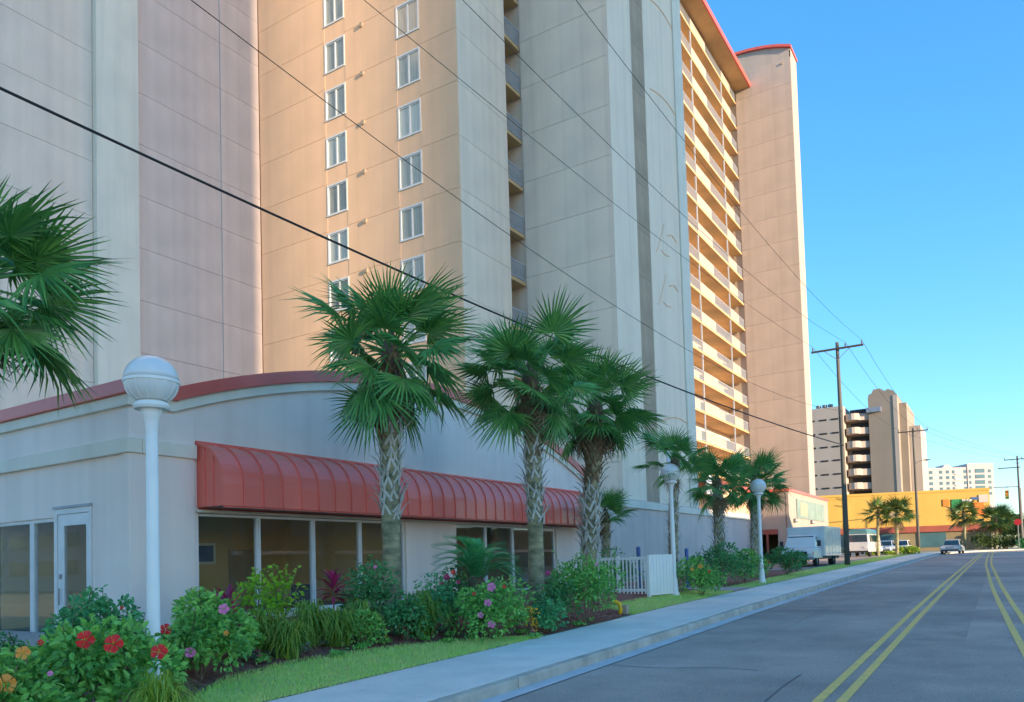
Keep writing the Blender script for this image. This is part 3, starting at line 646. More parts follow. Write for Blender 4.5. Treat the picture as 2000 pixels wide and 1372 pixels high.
nb = thing('reflected_block', 'unseen plain grey block added behind the viewer to darken side window reflections', 'building', (-92, -30, 0))  # added out of view so the side windows reflect a dark wall
MB().box(-140, -45, -44, -30, -1, 11).build('wall', STUCCO_K, nb); MB().box(-140.2, -44.8, -44.2, -29.8, 11.002, 11.4).build('roof_edge', REDCAP, nb)
for i in range(16):
    for z in (1.5, 4.7, 7.9): MB().box(-138+5.8*i, -134+5.8*i, -30.0, -29.95, z, z+1.7).build('window', TEALG, nb)

# ================================================================== palms
def frond_mesh(seed, m, petiole=.8, R=.95, n=34, spread=112, droop=.30, pw=.02):
    r = random.Random(seed); mb = MB()
    pts = [(petiole*t, 0, .03*math.sin(t*3)-.05*t*t) for t in (0, .35, .7, 1)]
    mb.tube(pts, [pw*1.5, pw, pw*.8, pw*.6], 4, cap=False)
    ox, oz = petiole, pts[-1][2]
    dth = math.radians(2*spread/n)
    def P(rad, th, z=0):
        x = rad*math.cos(th); y = rad*math.sin(th)
        return (ox+x*1.0, y*.94, oz+z-droop*(rad/R)**2*(.35+.65*abs(math.sin(th)))*R+.06*rad)
    for i in range(n):
        th = math.radians(-spread)+dth*(i+.5); L = R*(1.0-.28*abs(th/math.radians(spread))**2)*r.uniform(.86, 1.08)
        up = .022 if i % 2 else -.022
        j = r.uniform(-.05, .05); z2 = r.uniform(-.10, .02)-.12*r.random()**3
        v = [P(.02, th-dth/2), P(.02, th+dth/2), P(L*.42, th-dth*.50, up), P(L*.42, th+dth*.50, -up), P(L*.72, th-dth*.20+j*.5, z2*.35), P(L*.72, th+dth*.20+j*.5, z2*.35-.01), P(L*1.05, th+j, z2*1.3)]
        mb.add(v, [(0, 1, 3, 2), (2, 3, 5, 4), (4, 5, 6)])
    return mesh_of('frond', mb.v, mb.f, m)
FR = [frond_mesh(i, FROND, petiole=p) for i, p in enumerate((.62, .75, .85, .95))]
FRL = [frond_mesh(10+i, FRONDL, petiole=p, n=22) for i, p in enumerate((.6, .8))]
FRB = [frond_mesh(20+i, FRONDB, petiole=.7, R=.75, droop=.75, n=24) for i in range(2)]
def boot_mesh(m, seed):
    r = random.Random(seed); b = MB()
    for sy in (-1, 1): b.tube([(.0, sy*.085, 0), (.02, sy*.035, .12), (.035, sy*.006, .20)], [.028, .026, .022], 4, flat=.45)
    b.tube([(.03, 0, .17), (.06+.02*r.random(), .01*r.uniform(-1, 1), .28), (.13+.04*r.random(), .02*r.uniform(-1, 1), .38)], [.03, .026, .012], 4, flat=.45)
    return mesh_of('leaf_base', b.v, b.f, m)
BT = [boot_mesh(BOOT, i) for i in range(3)]; BTB = [boot_mesh(BOOTB, i+5) for i in range(3)]
def palm(label, base, heart, sc=1.0, nf=36, bare=.4, rad=.17, boots=True, bstep=.034, brown=.72, fr=None, dead=5, group='sabal palms planted along the street', seed=1, lo=-42, skirt=True, blade=1.0, tilt=(0, 0)):
    rr = random.Random(seed); fr = fr or FR
    t = thing('palm_tree', label, 'palm tree', base, group)
    B = Vector(base); Hh = Vector(heart); n = 14; H = Hh.z-B.z
    def C(u):
        p = B.lerp(Hh, u); w = math.sin(u*math.pi)*.05*sc; return Vector((p.x+w*math.cos(seed), p.y+w*math.sin(seed), p.z))
    path_ = [C(i/n)-Vector((0, 0, .25 if i == 0 else 0)) for i in range(n+1)]
    radii = [rad*(1.25 if i == 0 else 1.0)*(1+.05*math.sin(i*2.1+seed))*(1.0 if i/n < .9 else .9) for i in range(n+1)]
    MB().tube(path_, radii, 14).build('trunk', TRUNK, t, smooth=True)
    z = H*bare; k = 0; top = H-.12*sc
    while boots and z < top:
        u = z/H; c = C(u); a = k*2.39996+rr.uniform(-.38, .38); q = rad*rr.uniform(.9, 1.02)
        br = u > brown+rr.uniform(-.05, .05)
        me = (BTB if br else BT)[k % 3]
        inst('leaf_base', me, t, (c.x+q*math.cos(a), c.y+q*math.sin(a), c.z-.12+rr.uniform(-.05, .05)), (rr.uniform(-.22, .22), rr.uniform(0, .28)+(.15 if br else 0), a), sc*rr.uniform(.7, 1.15)*(rad/.19))
        z += bstep; k += 1
    MB().lathe([(rad*.7, -.45*sc), (rad*1.15, -.2*sc), (rad*1.05, .05*sc), (rad*.55, .3*sc), (.02, .5*sc)], 10, tuple(Hh)).build('crown_fibre', CROWN, t, smooth=True)
    for i in range(nf):
        el = math.radians(72-(72-lo)*((i+.5)/nf)**.95+rr.uniform(-9, 9)); a = i*2.39996+seed+rr.uniform(-.25, .25)
        s_ = sc*rr.uniform(.9, 1.1)
        inst('frond', fr[i % len(fr)], t, (Hh.x+.08*sc*math.cos(a), Hh.y+.08*sc*math.sin(a), Hh.z+.12*sc*math.sin(el)), (rr.uniform(-.8, .8), -el, a), (s_*rr.uniform(.8, 1.12), s_*blade, s_*blade*rr.uniform(.6, 1.5)))
    if skirt:
        for i in range(dead):
            a = rr.uniform(0, 6.28); el = math.radians(rr.uniform(-72, -48)); inst('frond', FRB[i % 2], t, (Hh.x, Hh.y, Hh.z-.15*sc), (rr.uniform(-.5, .5), -el, a), sc*rr.uniform(.7, .95))
    return t
def depth_of(p): return float(np.dot(np.array(p)-np.array((0, 0, EYE)), CF))
def palm_px(label, bx, by, hx, hy, d=None, **k):
    if d is None: b = ground_px(bx, by); d = depth_of(b)
    else: b = stand(bx, d)
    return palm(label, b, at_depth(hx, hy, d), **k)
palm_px('tall sabal palm before the awning between window and blank wall', 768, 1215, 764, 690, seed=3, rad=.19, bare=.40, nf=36, sc=1.12, lo=-56, dead=9)
palm_px('sabal palm rising before the far windows of the awning', 1049, 1197, 1036, 742, seed=8, rad=.19, bare=.40, nf=33, sc=1.04, lo=-54, dead=9)
palm_px('sabal palm with brown upper trunk beside the white fence', 1146, 1130, 1162, 800, d=21.5, seed=5, rad=.21, bare=.25, brown=.60, nf=34, sc=1.05, lo=-54, dead=9)
palm_px('large sabal palm whose fans hang before the tower wall left of the lamp', -62, 1200, -62, 560, d=11.6, seed=4, rad=.18, nf=40, sc=1.16, lo=-50)
palm_px('little stubby palm at the far end of the shop', 1180, 1090, 1182, 1010, d=28, seed=6, rad=.16, bare=.05, nf=16, sc=.72, dead=2, lo=-10)
palm_px('thin sabal palm standing right behind the second globe lamp', 1313, 1150, 1318, 905, d=25.5, seed=9, rad=.15, bare=.03, nf=15, brown=2, sc=.85, dead=1, lo=-25)
palm_px('sabal palm before the podium wall between two globe lamps', 1404, 1120, 1400, 945, d=31, seed=12, rad=.19, bare=.05, brown=2, nf=24, sc=.95, dead=3)
palm_px('bushy sabal palm beside the globe lamp nearest the truck', 1472, 1110, 1474, 948, d=36, seed=14, rad=.20, bare=.10, brown=2, nf=34, sc=1.0, dead=4)
palm_px('sunlit slim palm before the yellow store near parked cars', 1715, 1085, 1715, 1002, d=75, seed=15, rad=.13, boots=False, nf=20, sc=1.0, fr=FRL, dead=2, group='sunlit palms before the yellow store')
palm_px('taller sunlit palm before the yellow store beside the slim one', 1752, 1085, 1752, 1003, d=75, seed=17, rad=.16, boots=False, nf=26, sc=1.15, fr=FRL, dead=4, group='sunlit palms before the yellow store')
palm_px('sunlit palm below the green sign of the yellow store', 1884, 1070, 1882, 1005, d=106, seed=18, rad=.2, boots=False, nf=28, sc=1.5, fr=FRL, dead=5, group='sunlit palms before the yellow store')
palm_px('sunlit palm at the corner end of the yellow store', 1944, 1070, 1944, 1015, d=108, seed=19, rad=.2, boots=False, nf=30, sc=1.7, fr=FRL, dead=6, group='sunlit palms before the yellow store')

# ================================================================== shrubs and flowers
def leaf_arrays(P, D, L, wr=.55, fold=.25):
    n = len(P); D = D/np.linalg.norm(D, axis=1)[:, None]
    a = RNG.normal(size=(n, 3)); S = np.cross(D, a); S /= np.linalg.norm(S, axis=1)[:, None]; Nn = np.cross(S, D)
    flip = np.sign(Nn[:, 2])[:, None]; Nn = Nn*flip; S = S*flip
    L = L[:, None]; W = L*wr*.5
    V = np.empty((n, 6, 3)); V[:, 0] = P; V[:, 1] = P+D*L*.35+S*W*.95+Nn*W*fold; V[:, 2] = P+D*L*.72+S*W*.62+Nn*W*fold*.5
    V[:, 3] = P+D*L-Nn*L*.12; V[:, 4] = P+D*L*.72-S*W*.62+Nn*W*fold*.5; V[:, 5] = P+D*L*.35-S*W*.95+Nn*W*fold
    b = np.arange(n)[:, None]*6
    F = np.concatenate([b+np.array([0, 1, 2, 3]), b+np.array([0, 3, 4, 5])], 0)
    return V.reshape(-1, 3), F
def flower_mesh(m, seed, R=.085):
    r = random.Random(seed); b = MB()
    for k in range(5):
        a = k*1.2566+r.uniform(-.1, .1); ca, sa = math.cos(a), math.sin(a)
        def q(rad, off, z): return (rad*ca-off*sa, rad*sa+off*ca, z)
        b.add([q(.004, 0, 0), q(R*.42, R*.27, .018), q(R*.80, R*.46, .012+r.uniform(-.012, .02)), q(R*1.02, 0, r.uniform(-.015, .01)), q(R*.80, -R*.46, .012+r.uniform(-.012, .02)), q(R*.42, -R*.27, .014), q(R*.5, 0, .004)],
              [(0, 1, 6), (1, 2, 6), (2, 3, 6), (3, 4, 6), (4, 5, 6), (5, 0, 6)])
    return mesh_of('flower', b.v, b.f, m)
FLW = {k: [flower_mesh(m, i) for i in range(2)] for k, m in dict(red=RED, pink=PINK, orange=ORNG, yellow=YELL, magenta=MAG).items()}
STAM = mesh_of('stamen', *(lambda b: (b.v, b.f))(MB().tube([(0, 0, 0), (.005, 0, .04), (.012, 0, .06)], [.006, .005, .004], 5)), YELL)
def add_flower(parent, px, py, d, col, sc=1.0):
    p = Vector(at_depth(px, py, d)); to = (Vector((0, 0, EYE))-p).normalized()+Vector((random.uniform(-.3, .3), random.uniform(-.3, .3), random.uniform(.1, .5)))
    o = inst('flower', FLW[col][random.randint(0, 1)], parent, p, to.to_track_quat('Z', 'Y').to_euler(), sc)
    if sc > .7: inst('stamen', STAM, o, (0, 0, 0))
    return o
def bush(name, label, px, ytop, hw, d, m, n=1600, leaf=.085, wr=.6, cat='shrub', flowers=(), group=None, nc=13, airy=.12, ybase=None, base_dz=0, twiggy=5):
    g0 = stand(px, d); b0 = Vector((g0[0], g0[1], g0[2]+base_dz)); top = at_depth(px, ytop, d)[2]; H = max(.2, top-b0.z); Rw = hw*d/FPX
    t = thing(name, label, cat, tuple(b0), group)
    cs = []
    for k in range(nc):
        a = k*2.4+RNG.uniform(-.4, .4); q = math.sqrt((k+.5)/nc); zz = (.30+.55*RNG.random())*(1-.45*q*q)+.1
        cs.append((b0.x+Rw*.78*q*math.cos(a), b0.y+Rw*.78*q*math.sin(a), b0.z+H*min(zz, .84)))
    cs = np.array(cs); rc = np.clip(RNG.uniform(.2, .32, nc)*(H+Rw)*.62, .06, .6)
    idx = RNG.integers(0, nc, n); dirs = RNG.normal(size=(n, 3)); dirs[:, 2] = dirs[:, 2]*.8+.15; dirs /= np.linalg.norm(dirs, axis=1)[:, None]
    P = cs[idx]+dirs*(rc[idx]*RNG.uniform(.45, 1.05, n)**.6)[:, None]
    P[:, 2] = np.maximum(P[:, 2], b0.z+.02); P[:, 2] = np.minimum(P[:, 2], top+.05)
    D = dirs+np.array([0, 0, -.05])+RNG.normal(size=(n, 3))*.55; Ls = leaf*RNG.uniform(.6, 1.25, n)
    sh = max(3, int(airy*45)); SP = []; SD = []
    stems = MB()
    for k in range(sh):
        c = cs[RNG.integers(0, nc)]; a = RNG.uniform(0, 6.28); e = np.array([.35*math.cos(a), .35*math.sin(a), 1.0]); e /= np.linalg.norm(e); ln = RNG.uniform(.25, .5)*H
        p0 = np.array([c[0], c[1], c[2]]); p1 = p0+e*ln; p1[2] = min(p1[2], top+.12*H)
        stems.tube([tuple(p0), tuple((p0+p1)/2), tuple(p1)], .005, 4, cap=False)
        for u in np.linspace(.35, 1, 9):
            aa = RNG.uniform(0, 6.28); SP.append(p0+(p1-p0)*u); SD.append([math.cos(aa), math.sin(aa), .5])
    P = np.concatenate([P, np.array(SP)]); D = np.concatenate([D, np.array(SD)]); Ls = np.concatenate([Ls, leaf*RNG.uniform(.6, 1.1, len(SP))])
    V, F = leaf_arrays(P, D, Ls, wr)
    o = link('foliage', mesh_of('foliage', V-np.array(b0), F, m), t); o['kind'] = 'stuff'
    for k in range(twiggy):
        c = cs[k % nc]; stems.tube([(b0.x+.03*math.cos(k), b0.y+.03*math.sin(k), b0.z-.05), ((b0.x+c[0])/2, (b0.y+c[1])/2, b0.z+.5*(c[2]-b0.z)), tuple(c)], [.016, .012, .006], 5)
    stems.build('stems', STEM, t)['kind'] = 'stuff'
    for (fx, fy, col, s_) in flowers: add_flower(t, fx, fy, d-Rw*.92, col, s_)
    return t
def clump(name, label, px, ytop, hw, d, m, n=150, w=.014, cat='grass clump', group=None, arch_=1.0):
    g0 = stand(px, d); b0 = Vector(g0); H = max(.15, at_depth(px, ytop, d)[2]-b0.z); Rw = hw*d/FPX
    V = []; F = []
    for k in range(n):
        a = RNG.uniform(0, 6.28); q = RNG.random(); out = Rw*(.35+.95*q); hh = H*RNG.uniform(.5, 1.05)*(1-.35*q*q); ww = w*RNG.uniform(.7, 1.2); bx = RNG.normal()*.07; by = RNG.normal()*.07
        ca, sa = math.cos(a), math.sin(a); base = len(V); dr = RNG.uniform(.25, .9)*arch_
        for u, (r_, z_) in enumerate(((0, 0), (.16, .55), (.42, .92), (.75, 1.0-.25*dr), (1.1, 1.0-.95*dr))):
            x = bx+out*r_*ca; y = by+out*r_*sa; wd = ww*(1, 1, .85, .6, .05)[u]
            V += [(x-sa*wd, y+ca*wd, hh*z_), (x+sa*wd, y-ca*wd, hh*z_)]
        for u in range(4): F.append((base+2*u, base+2*u+1, base+2*u+3, base+2*u+2))
    o = thing(name, label, cat, tuple(b0), group)
    q = link('blades', mesh_of('blades', V, F, m), o, (0, 0, 0)); q['kind'] = 'stuff'
    return o
bush('hibiscus_bush', 'glossy hibiscus bush with three red blooms at foot of white lamp post', 185, 1228, 135, 8.1, LEAF, 3000, .10, flowers=((167, 1250, 'red', 1.05), (222, 1258, 'red', 1.1), (311, 1274, 'red', .95), (79, 1255, 'red', .35)))
bush('hibiscus_bush', 'hibiscus bush with orange blooms low beside the side window', 25, 1285, 75, 7.2, LEAF, 1800, .10, flowers=((8, 1338, 'orange', 1.15), (45, 1276, 'orange', .75), (98, 1316, 'pink', .3)))
bush('hibiscus_bush', 'tall leafy hibiscus bush against the white shop corner behind the lamp', 190, 1166, 92, 10.8, LEAFT, 2000, .09, airy=.4, flowers=((238, 1187, 'red', .3),))
bush('hibiscus_bush', 'hibiscus bush with red and pink blooms below the shop pilaster', 388, 1170, 90, 10.7, LEAF, 2800, .095, airy=.3, flowers=((323, 1230, 'red', .95), (371, 1275, 'pink', .9), (437, 1190, 'pink', .85), (442, 1237, 'orange', .45)))
bush('dark_shrub', 'dark clipped shrub below the side window', 8, 1240, 42, 11.2, LEAFD, 1200, .05)
clump('lawn_clump', 'yellow green grassy clump at the lamp foot', 310, 1300, 80, 7.7, YGRASS, 420, .007)
bush('lime_shrub', 'lime green leafy shrub before the first awning windows', 500, 1125, 46, 14.2, LIME, 420, .10, airy=.35, nc=8)
bush('lime_shrub', 'small upright lime shrub before the second awning window', 548, 1113, 26, 14.4, LIME, 220, .10, airy=.3, nc=6)
for i, (px, yt, hw, d) in enumerate(((512, 1182, 66, 12.6), (602, 1165, 72, 13.2), (562, 1205, 58, 12.2), (655, 1180, 62, 13.3), (702, 1162, 55, 13.9), (822, 1146, 66, 14.8))):
    clump('liriope_clump', ['arching liriope clump below the lime shrub', 'broad liriope clump below the second awning mullion', 'small liriope clump spilling onto the mulch edge', 'liriope clump beside the dark ti plant', 'liriope clump left of the tall palm trunk', 'liriope clump right of the tall palm trunk'][i], px, yt, hw, d, LIRI, 330, .010)
bush('hibiscus_bush', 'dark hibiscus shrub rising left of the tall palm trunk', 722, 1096, 46, 14.8, LEAFD, 1300, .09, flowers=((733, 1108, 'pink', .4),))
bush('hibiscus_bush', 'low green shrub at the tall palm base', 705, 1195, 40, 13.5, LEAF, 800, .07)
bush('hibiscus_bush', 'teal leaved shrub against the blank white wall', 838, 1128, 48, 15.2, LEAFT, 1400, .08)
bush('hibiscus_bush', 'shrub topped with magenta blossom before the blank wall', 882, 1110, 46, 15.8, LEAFD, 1200, .08, flowers=((872, 1128, 'magenta', .8), (885, 1118, 'red', .6), (862, 1140, 'magenta', .6), (895, 1137, 'magenta', .5)))
bush('hibiscus_bush', 'hibiscus bush bearing four pink blooms left of the second palm', 955, 1128, 78, 14.8, LEAF, 2600, .085, flowers=((960, 1147, 'pink', 1.0), (953, 1178, 'pink', .85), (938, 1202, 'pink', .7), (960, 1220, 'pink', .9), (985, 1146, 'red', .4), (926, 1160, 'red', .4)))
bush('hibiscus_bush', 'round hibiscus bush before the white picket fence', 1142, 1090, 74, 17.2, LEAF, 2600, .085, airy=.3, flowers=((1165, 1103, 'pink', .45),))
bush('hibiscus_bush', 'shrub right of the second palm trunk below the far windows', 1088, 1125, 40, 16.8, LEAFD, 1100, .08, flowers=((1070, 1120, 'magenta', .7),))
bush('hedge', 'green hedge behind the white picket fence', 1200, 1078, 58, 26.0, LEAFD, 1500, .09)
bush('oleander_shrub', 'round shrub with coral flowers right of the second globe lamp', 1368, 1092, 50, 24.8, LEAF, 1900, .10, flowers=((1368, 1107, 'orange', 1.0), (1352, 1112, 'orange', .7), (1385, 1116, 'red', .6)))
bush('oleander_shrub', 'dark shrub under the palm between two globe lamps', 1408, 1066, 62, 30.0, LEAFD, 2000, .11)
bush('oleander_shrub', 'shrub left of the globe lamp nearest the truck', 1452, 1078, 48, 31.5, LEAF, 1700, .11, flowers=((1410, 1100, 'orange', .7),))
bush('oleander_shrub', 'wide shrub in front of the box truck', 1535, 1074, 46, 37.5, LEAFD, 1800, .12, flowers=((1500, 1098, 'red', .9), (1548, 1094, 'red', .5)))
bush('hibiscus_bush', 'leafy green shrub right of the tall palm foot', 790, 1165, 40, 14.2, LEAFD, 1100, .08)
bush('hibiscus_bush', 'green shrub filling the bed between hibiscus and lime shrub', 455, 1205, 50, 11.8, LEAF, 1400, .085)
bush('hibiscus_bush', 'low leafy shrub left of the dark ti plant', 625, 1190, 40, 14.0, LEAFD, 900, .08)
bush('hibiscus_bush', 'low bushy shrub at the second palm foot', 1062, 1165, 38, 15.9, LEAFT, 900, .08)
# ti plants
def ti_leaf(m):
    b = MB(); L = .42
    b.add([(0, 0, 0), (.12, .035, .02), (.26, .045, .0), (L, 0, -.10), (.26, -.045, .0), (.12, -.035, .02), (.12, 0, .0), (.26, 0, -.02)], [(0, 1, 6), (1, 2, 7, 6), (2, 3, 7), (0, 6, 5), (6, 7, 4, 5), (7, 3, 4)]); return mesh_of('leaf', b.v, b.f, m)
TIL = ti_leaf(TI)
def ti_plant(label, px, ytop, d, n=16):
    g0 = Vector(stand(px, d)); top = at_depth(px, ytop, d)[2]-.15; t = thing('ti_plant', label, 'ti plant', tuple(g0), 'magenta ti plants in the bed')
    MB().tube([tuple(g0), (g0.x, g0.y, top)], [.02, .012], 6).build('stem', STEM, t)
    for i in range(n):
        el = math.radians(80-100*i/n); inst('leaf', TIL, t, (g0.x, g0.y, top-.25*(i/n)), (random.uniform(-.3, .3), -el, i*2.4), random.uniform(.8, 1.15))
ti_plant('magenta ti plant above the hibiscus by the first window', 446, 1168, 11.4); ti_plant('dark magenta ti plant before the third awning window', 650, 1126, 14.4, 20)
# sago palm
def sago(label, px, yh, d, n=26):
    g0 = Vector(stand(px, d)); z = at_depth(px, yh, d)[2]; t = thing('sago_palm', label, 'sago palm', tuple(g0))
    MB().lathe([(.16, -.1), (.17, z-g0.z-.1), (.1, z-g0.z)], 12, tuple(g0)).build('trunk', CROWN, t)
    V = []; F = []
    for i in range(34):
        u = i/33; x = .12+.85*u; zc = .35*math.sin(u*2.2)-.32*u*u; L = .17*math.sin(math.pi*(.12+.86*u))
        for sd in (-1, 1):
            b0 = len(V); V += [(x-.008, 0, zc), (x+.034, 0, zc), (x+.10, sd*L*1.15, zc+.03)]; F.append((b0, b0+1, b0+2))
    mb = MB().add(V, F).tube([(0, 0, 0), (.4, 0, .32*math.sin(.9)), (.97, 0, .35*math.sin(2.2)-.32)], [.012, .008, .004], 4)
    me = mesh_of('frond', mb.v, mb.f, LEAFT)
    for i in range(n): inst('frond', me, t, (g0.x, g0.y, z), (0, -math.radians(random.uniform(-5, 55)), i*2.4), random.uniform(.85, 1.1))
sago('dark sago palm with arching feathery fronds under the awning', 930, 1128, 15.8)
# bedding plants along the mulch edge
def bedding(px, py, col, leafm, label, group):
    g0 = Vector(ground_px(px, py)); t = thing('bedding_plant', label, 'flower', tuple(g0), group)
    n = 60; P = np.array(g0)+RNG.normal(size=(n, 3))*np.array([.06, .06, .015])+np.array([0, 0, .05]); D = RNG.normal(size=(n, 3)); D[:, 2] = abs(D[:, 2])+.3
    V, F = leaf_arrays(P, D, RNG.uniform(.05, .09, n), .5); link('leaves', mesh_of('leaves', V-np.array(g0), F, leafm), t)
    if col:
        for k in range(4 if col == 'violet' else 2):
            o = inst('flower', FLV if col == 'violet' else FLW[col][k % 2], t, (g0.x+random.uniform(-.07, .07), g0.y+random.uniform(-.07, .07), g0.z+.12+.04*random.random()), (random.uniform(-.3, .7), random.uniform(.2, .7), random.random()*6), .38)
FLV = flower_mesh(PURP, 3)
for (px, py) in ((488, 1292), (545, 1282), (570, 1268), (590, 1276), (622, 1262), (650, 1262), (672, 1250), (690, 1256), (742, 1246), (765, 1242), (862, 1236), (1060, 1222), (1090, 1216)): bedding(px, py, 'violet', PURL, 'small violet bedding plant in the mulch', 'violet bedding plants')
for (px, py) in ((600, 1262), (752, 1260), (806, 1238), (1002, 1226), (1076, 1232)): bedding(px, py, 'yellow', LEAF, 'small yellow pansy in the mulch', 'yellow pansies')
for (px, py) in ((660, 1284), (700, 1272), (715, 1266), (830, 1254), (875, 1258), (920, 1250), (1020, 1240), (1130, 1224), (1150, 1216), (966, 1244), (880, 1245)): bedding(px, py, None, LEAF, 'small leafy seedling in the mulch without blooms', 'leafy seedlings')
for (px, py) in ((512, 1298), (505, 1290), (1045, 1248)): bedding(px, py, 'pink', LEAF, 'small pink pansy at the mulch edge', 'pink pansies')
bush('croton_shrub', 'small yellow flowering plant at the second palm base', 1032, 1190, 14, 15.4, YELL, 90, .06, nc=4, cat='flower')
# ================================================================== lamps
def globe_lamp(label, loc, H=4.15):
    t = thing('globe_lamp', label, 'street lamp', loc, 'white globe lamps along the sidewalk', 0, True); R0 = .30; zc = H-R0
    MB().lathe([(.16, -.1), (.16, .06), (.12, .10), (.10, .5), (.085, .55), (.075, .6), (.066, zc-.62), (.062, zc-.60), (.085, zc-.42), (.13, zc-.32), (.10, zc-.31)], 20).build('post', WHITE, t, smooth=True)
    MB().lathe([(.10, zc-.33), (.19, zc-.325), (.205, zc-.295), (.18, zc-.25), (.13, zc-.22)], 24).build('collar', WHITE, t)
    n = 32; pr_ = [(R0*math.sin(a), zc-R0*math.cos(a)*.92) for a in [math.radians(36+56*i/7) for i in range(8)]]
    gb = MB().lathe(pr_, n); 
    gl = gb.build('globe', WHITEG, t, smooth=True)
    MB().lathe([(R0*math.cos(a)*1.01, zc+.02+R0*math.sin(a)*.96) for a in [math.radians(90*i/9) for i in range(9)]]+[(.01, zc+.02+R0*.96)], n).build('dome', WHITEG, gl, smooth=True)
    MB().lathe([(R0*.98, zc-.025), (R0*1.045, zc-.02), (R0*1.045, zc+.015), (R0*.98, zc+.02)], n, cap=False).build('band', WHITE, gl)
    for k in range(16):
        a = k*math.pi/8; MB().tube([(r_*1.004*math.cos(a), r_*1.004*math.sin(a), z_) for r_, z_ in pr_], .006, 4).build('rib', WHITE, gl)
globe_lamp('white globe lamp at the shop corner above the hibiscus', (-8.37, 5.44, zg(-8.37, 5.44)))
p = ground_px(1318, 1163); globe_lamp('white globe lamp beside the white fence panel', p)
p = at_depth(1488, 1125, 31.0); globe_lamp('white globe lamp on the grass nearest the box truck', (p[0], p[1], zg(p[0], p[1])))
# ================================================================== utility poles and wires
def utility_pole(label, x, y, H=14.2, arm=1.55, second=False, streetlight=False, z=None):
    z = zg(x, y) if z is None else z
    t = thing('utility_pole', label, 'utility pole', (x, y, z), 'wooden utility poles along the road', 0, True)
    MB().tube([(0, 0, -.5), (.02, 0, H*.5), (0, 0, H)], [.17, .14, .10], 12).build('pole', POLE, t, smooth=True)
    MB().box(-arm, arm, -.20, -.10, H-.50, H-.38).build('crossarm', ARMW, t, bevel=.01)
    for sx in (-1, 1): MB().tube([(sx*.75, -.15, H-.5), (0, -.12, H-1.15)], .02, 4).build('brace', STEEL, t)
    for dx in (-arm+.1, .5, arm-.1): MB().lathe([(.02, 0), (.05, .06), (.055, .12), (.03, .16), (.045, .20), (.02, .24)], 8, (dx, -.15, H-.38)).build('insulator', INSUL, t)
    if second: MB().box(-2.3, .3, -.20, -.10, H-1.6, H-1.48).build('crossarm', ARMW, t)
    if streetlight:
        a = MB().tube([(0, -.1, H-4.2), (.6, -.1, H-3.85), (1.0, -.1, H-3.8)], .03, 6).build('light_arm', STEEL, t)
        MB().lathe([(.02, -.12), (.14, -.08), (.17, .0), (.10, .08), (.02, .1)], 10, (1.25, -.1, H-3.8)).box(.95, 1.6, -.2, 0, H-3.86, H-3.76).build('light_head', INSUL, a)
    return t
P1 = at_depth(1655, 1100, 49); P2 = at_depth(1795, 1080, 88)
utility_pole('weathered utility pole beside the box truck', P1[0], P1[1])
utility_pole('utility pole with street light far along the sidewalk', P2[0], P2[1], streetlight=True)
PR = at_depth(1996, 1060, 105); utility_pole('utility pole at the bend before the trees', PR[0], PR[1], H=12.5, second=True)
P0 = (-9.0, -2.0); utility_pole('utility pole standing left of the viewer holding the wires', P0[0], P0[1], H=13.9, arm=2.3, second=True)
utility_pole('utility pole beside the shop side yard holding the thick cable', -17.7, -2.0, H=12.4)
def wire(label, A, B, sag, r=.012, n=40):
    pts = []
    for i in range(n+1):
        t = i/n; pts.append((A[0]*(1-t)+B[0]*t, A[1]*(1-t)+B[1]*t, A[2]*(1-t)+B[2]*t-4*sag*t*(1-t)))
    o = MB().tube(pts, r, 6).build('overhead_wire', WIRE); return tag(o, label, 'wire', 'overhead wires along the street')
x1, y1 = P1[0], P1[1]; zt = zg(x1, y1)+14.2-.1
wire('thick black overhead cable, lowest on the pole', (x1+.13, y1, 8.4), (-17.7, -2.0, 12.3), .89, .030)
wire('thin wire below the crossarm, second lowest overhead', (x1+.13, y1, 10.6), (-11.16, -2.0, 12.37), 2.12, .008)
wire('thin wire from the wall side tip of the crossarm', (x1-1.45, y1-.15, zt), (-11.1, -2.15, 13.75), .76, .0075)
wire('thin wire from the middle insulator of the crossarm', (x1+.5, y1-.15, zt), (-9.0, -2.15, 13.75), 1.38, .0075)
wire('thin wire from the road side tip of the crossarm', (x1+1.45, y1-.15, zt), (-6.8, -2.15, 13.75), 1.29, .0075)
for dx, lb in ((-1.45, 'far thin wire between distant poles on the wall side'), (.5, 'far thin wire between distant poles at the middle'), (1.45, 'far thin wire between distant poles on the road side')):
    wire(lb, (x1+dx, y1-.15, zt), (P2[0]+dx, P2[1]-.15, zg(P2[0], P2[1])+14.1), .8, .012)
    wire(lb.replace('between distant poles', 'beyond the street light pole'), (P2[0]+dx, P2[1]-.15, zg(P2[0], P2[1])+14.1), (PR[0]+dx, PR[1]-.15, zg(PR[0], PR[1])+12.4), .5, .012)
# ================================================================== fence, posts, pipe
fx0, fx1, fy, fz = -10.95, -9.0, 21.9, zg(-9.5, 21.9)-.02
fen = thing('picket_fence', 'white picket fence section behind the round hibiscus', 'fence', (fx1, fy, fz))
for x in (fx0, (fx0+fx1)/2, fx1): MB().box(x-.05, x+.05, fy-.05, fy+.05, fz-.2, fz+1.2).build('post', WHITE, fen, bevel=.008)
for z in (fz+.12, fz+1.08):
    MB().box(fx0+.05, (fx0+fx1)/2-.05, fy-.025, fy+.025, z, z+.09).build('rail', WHITE, fen); MB().box((fx0+fx1)/2+.05, fx1-.05, fy-.025, fy+.025, z, z+.09).build('rail', WHITE, fen)
n = 16
for i in range(n):
    x = fx0+.09+(fx1-fx0-.18)*i/(n-1)
    if abs(x-(fx0+fx1)/2) > .07: MB().box(x-.022, x+.022, fy-.045, fy-.027, fz+.05, fz+1.16).build('picket', WHITE, fen)
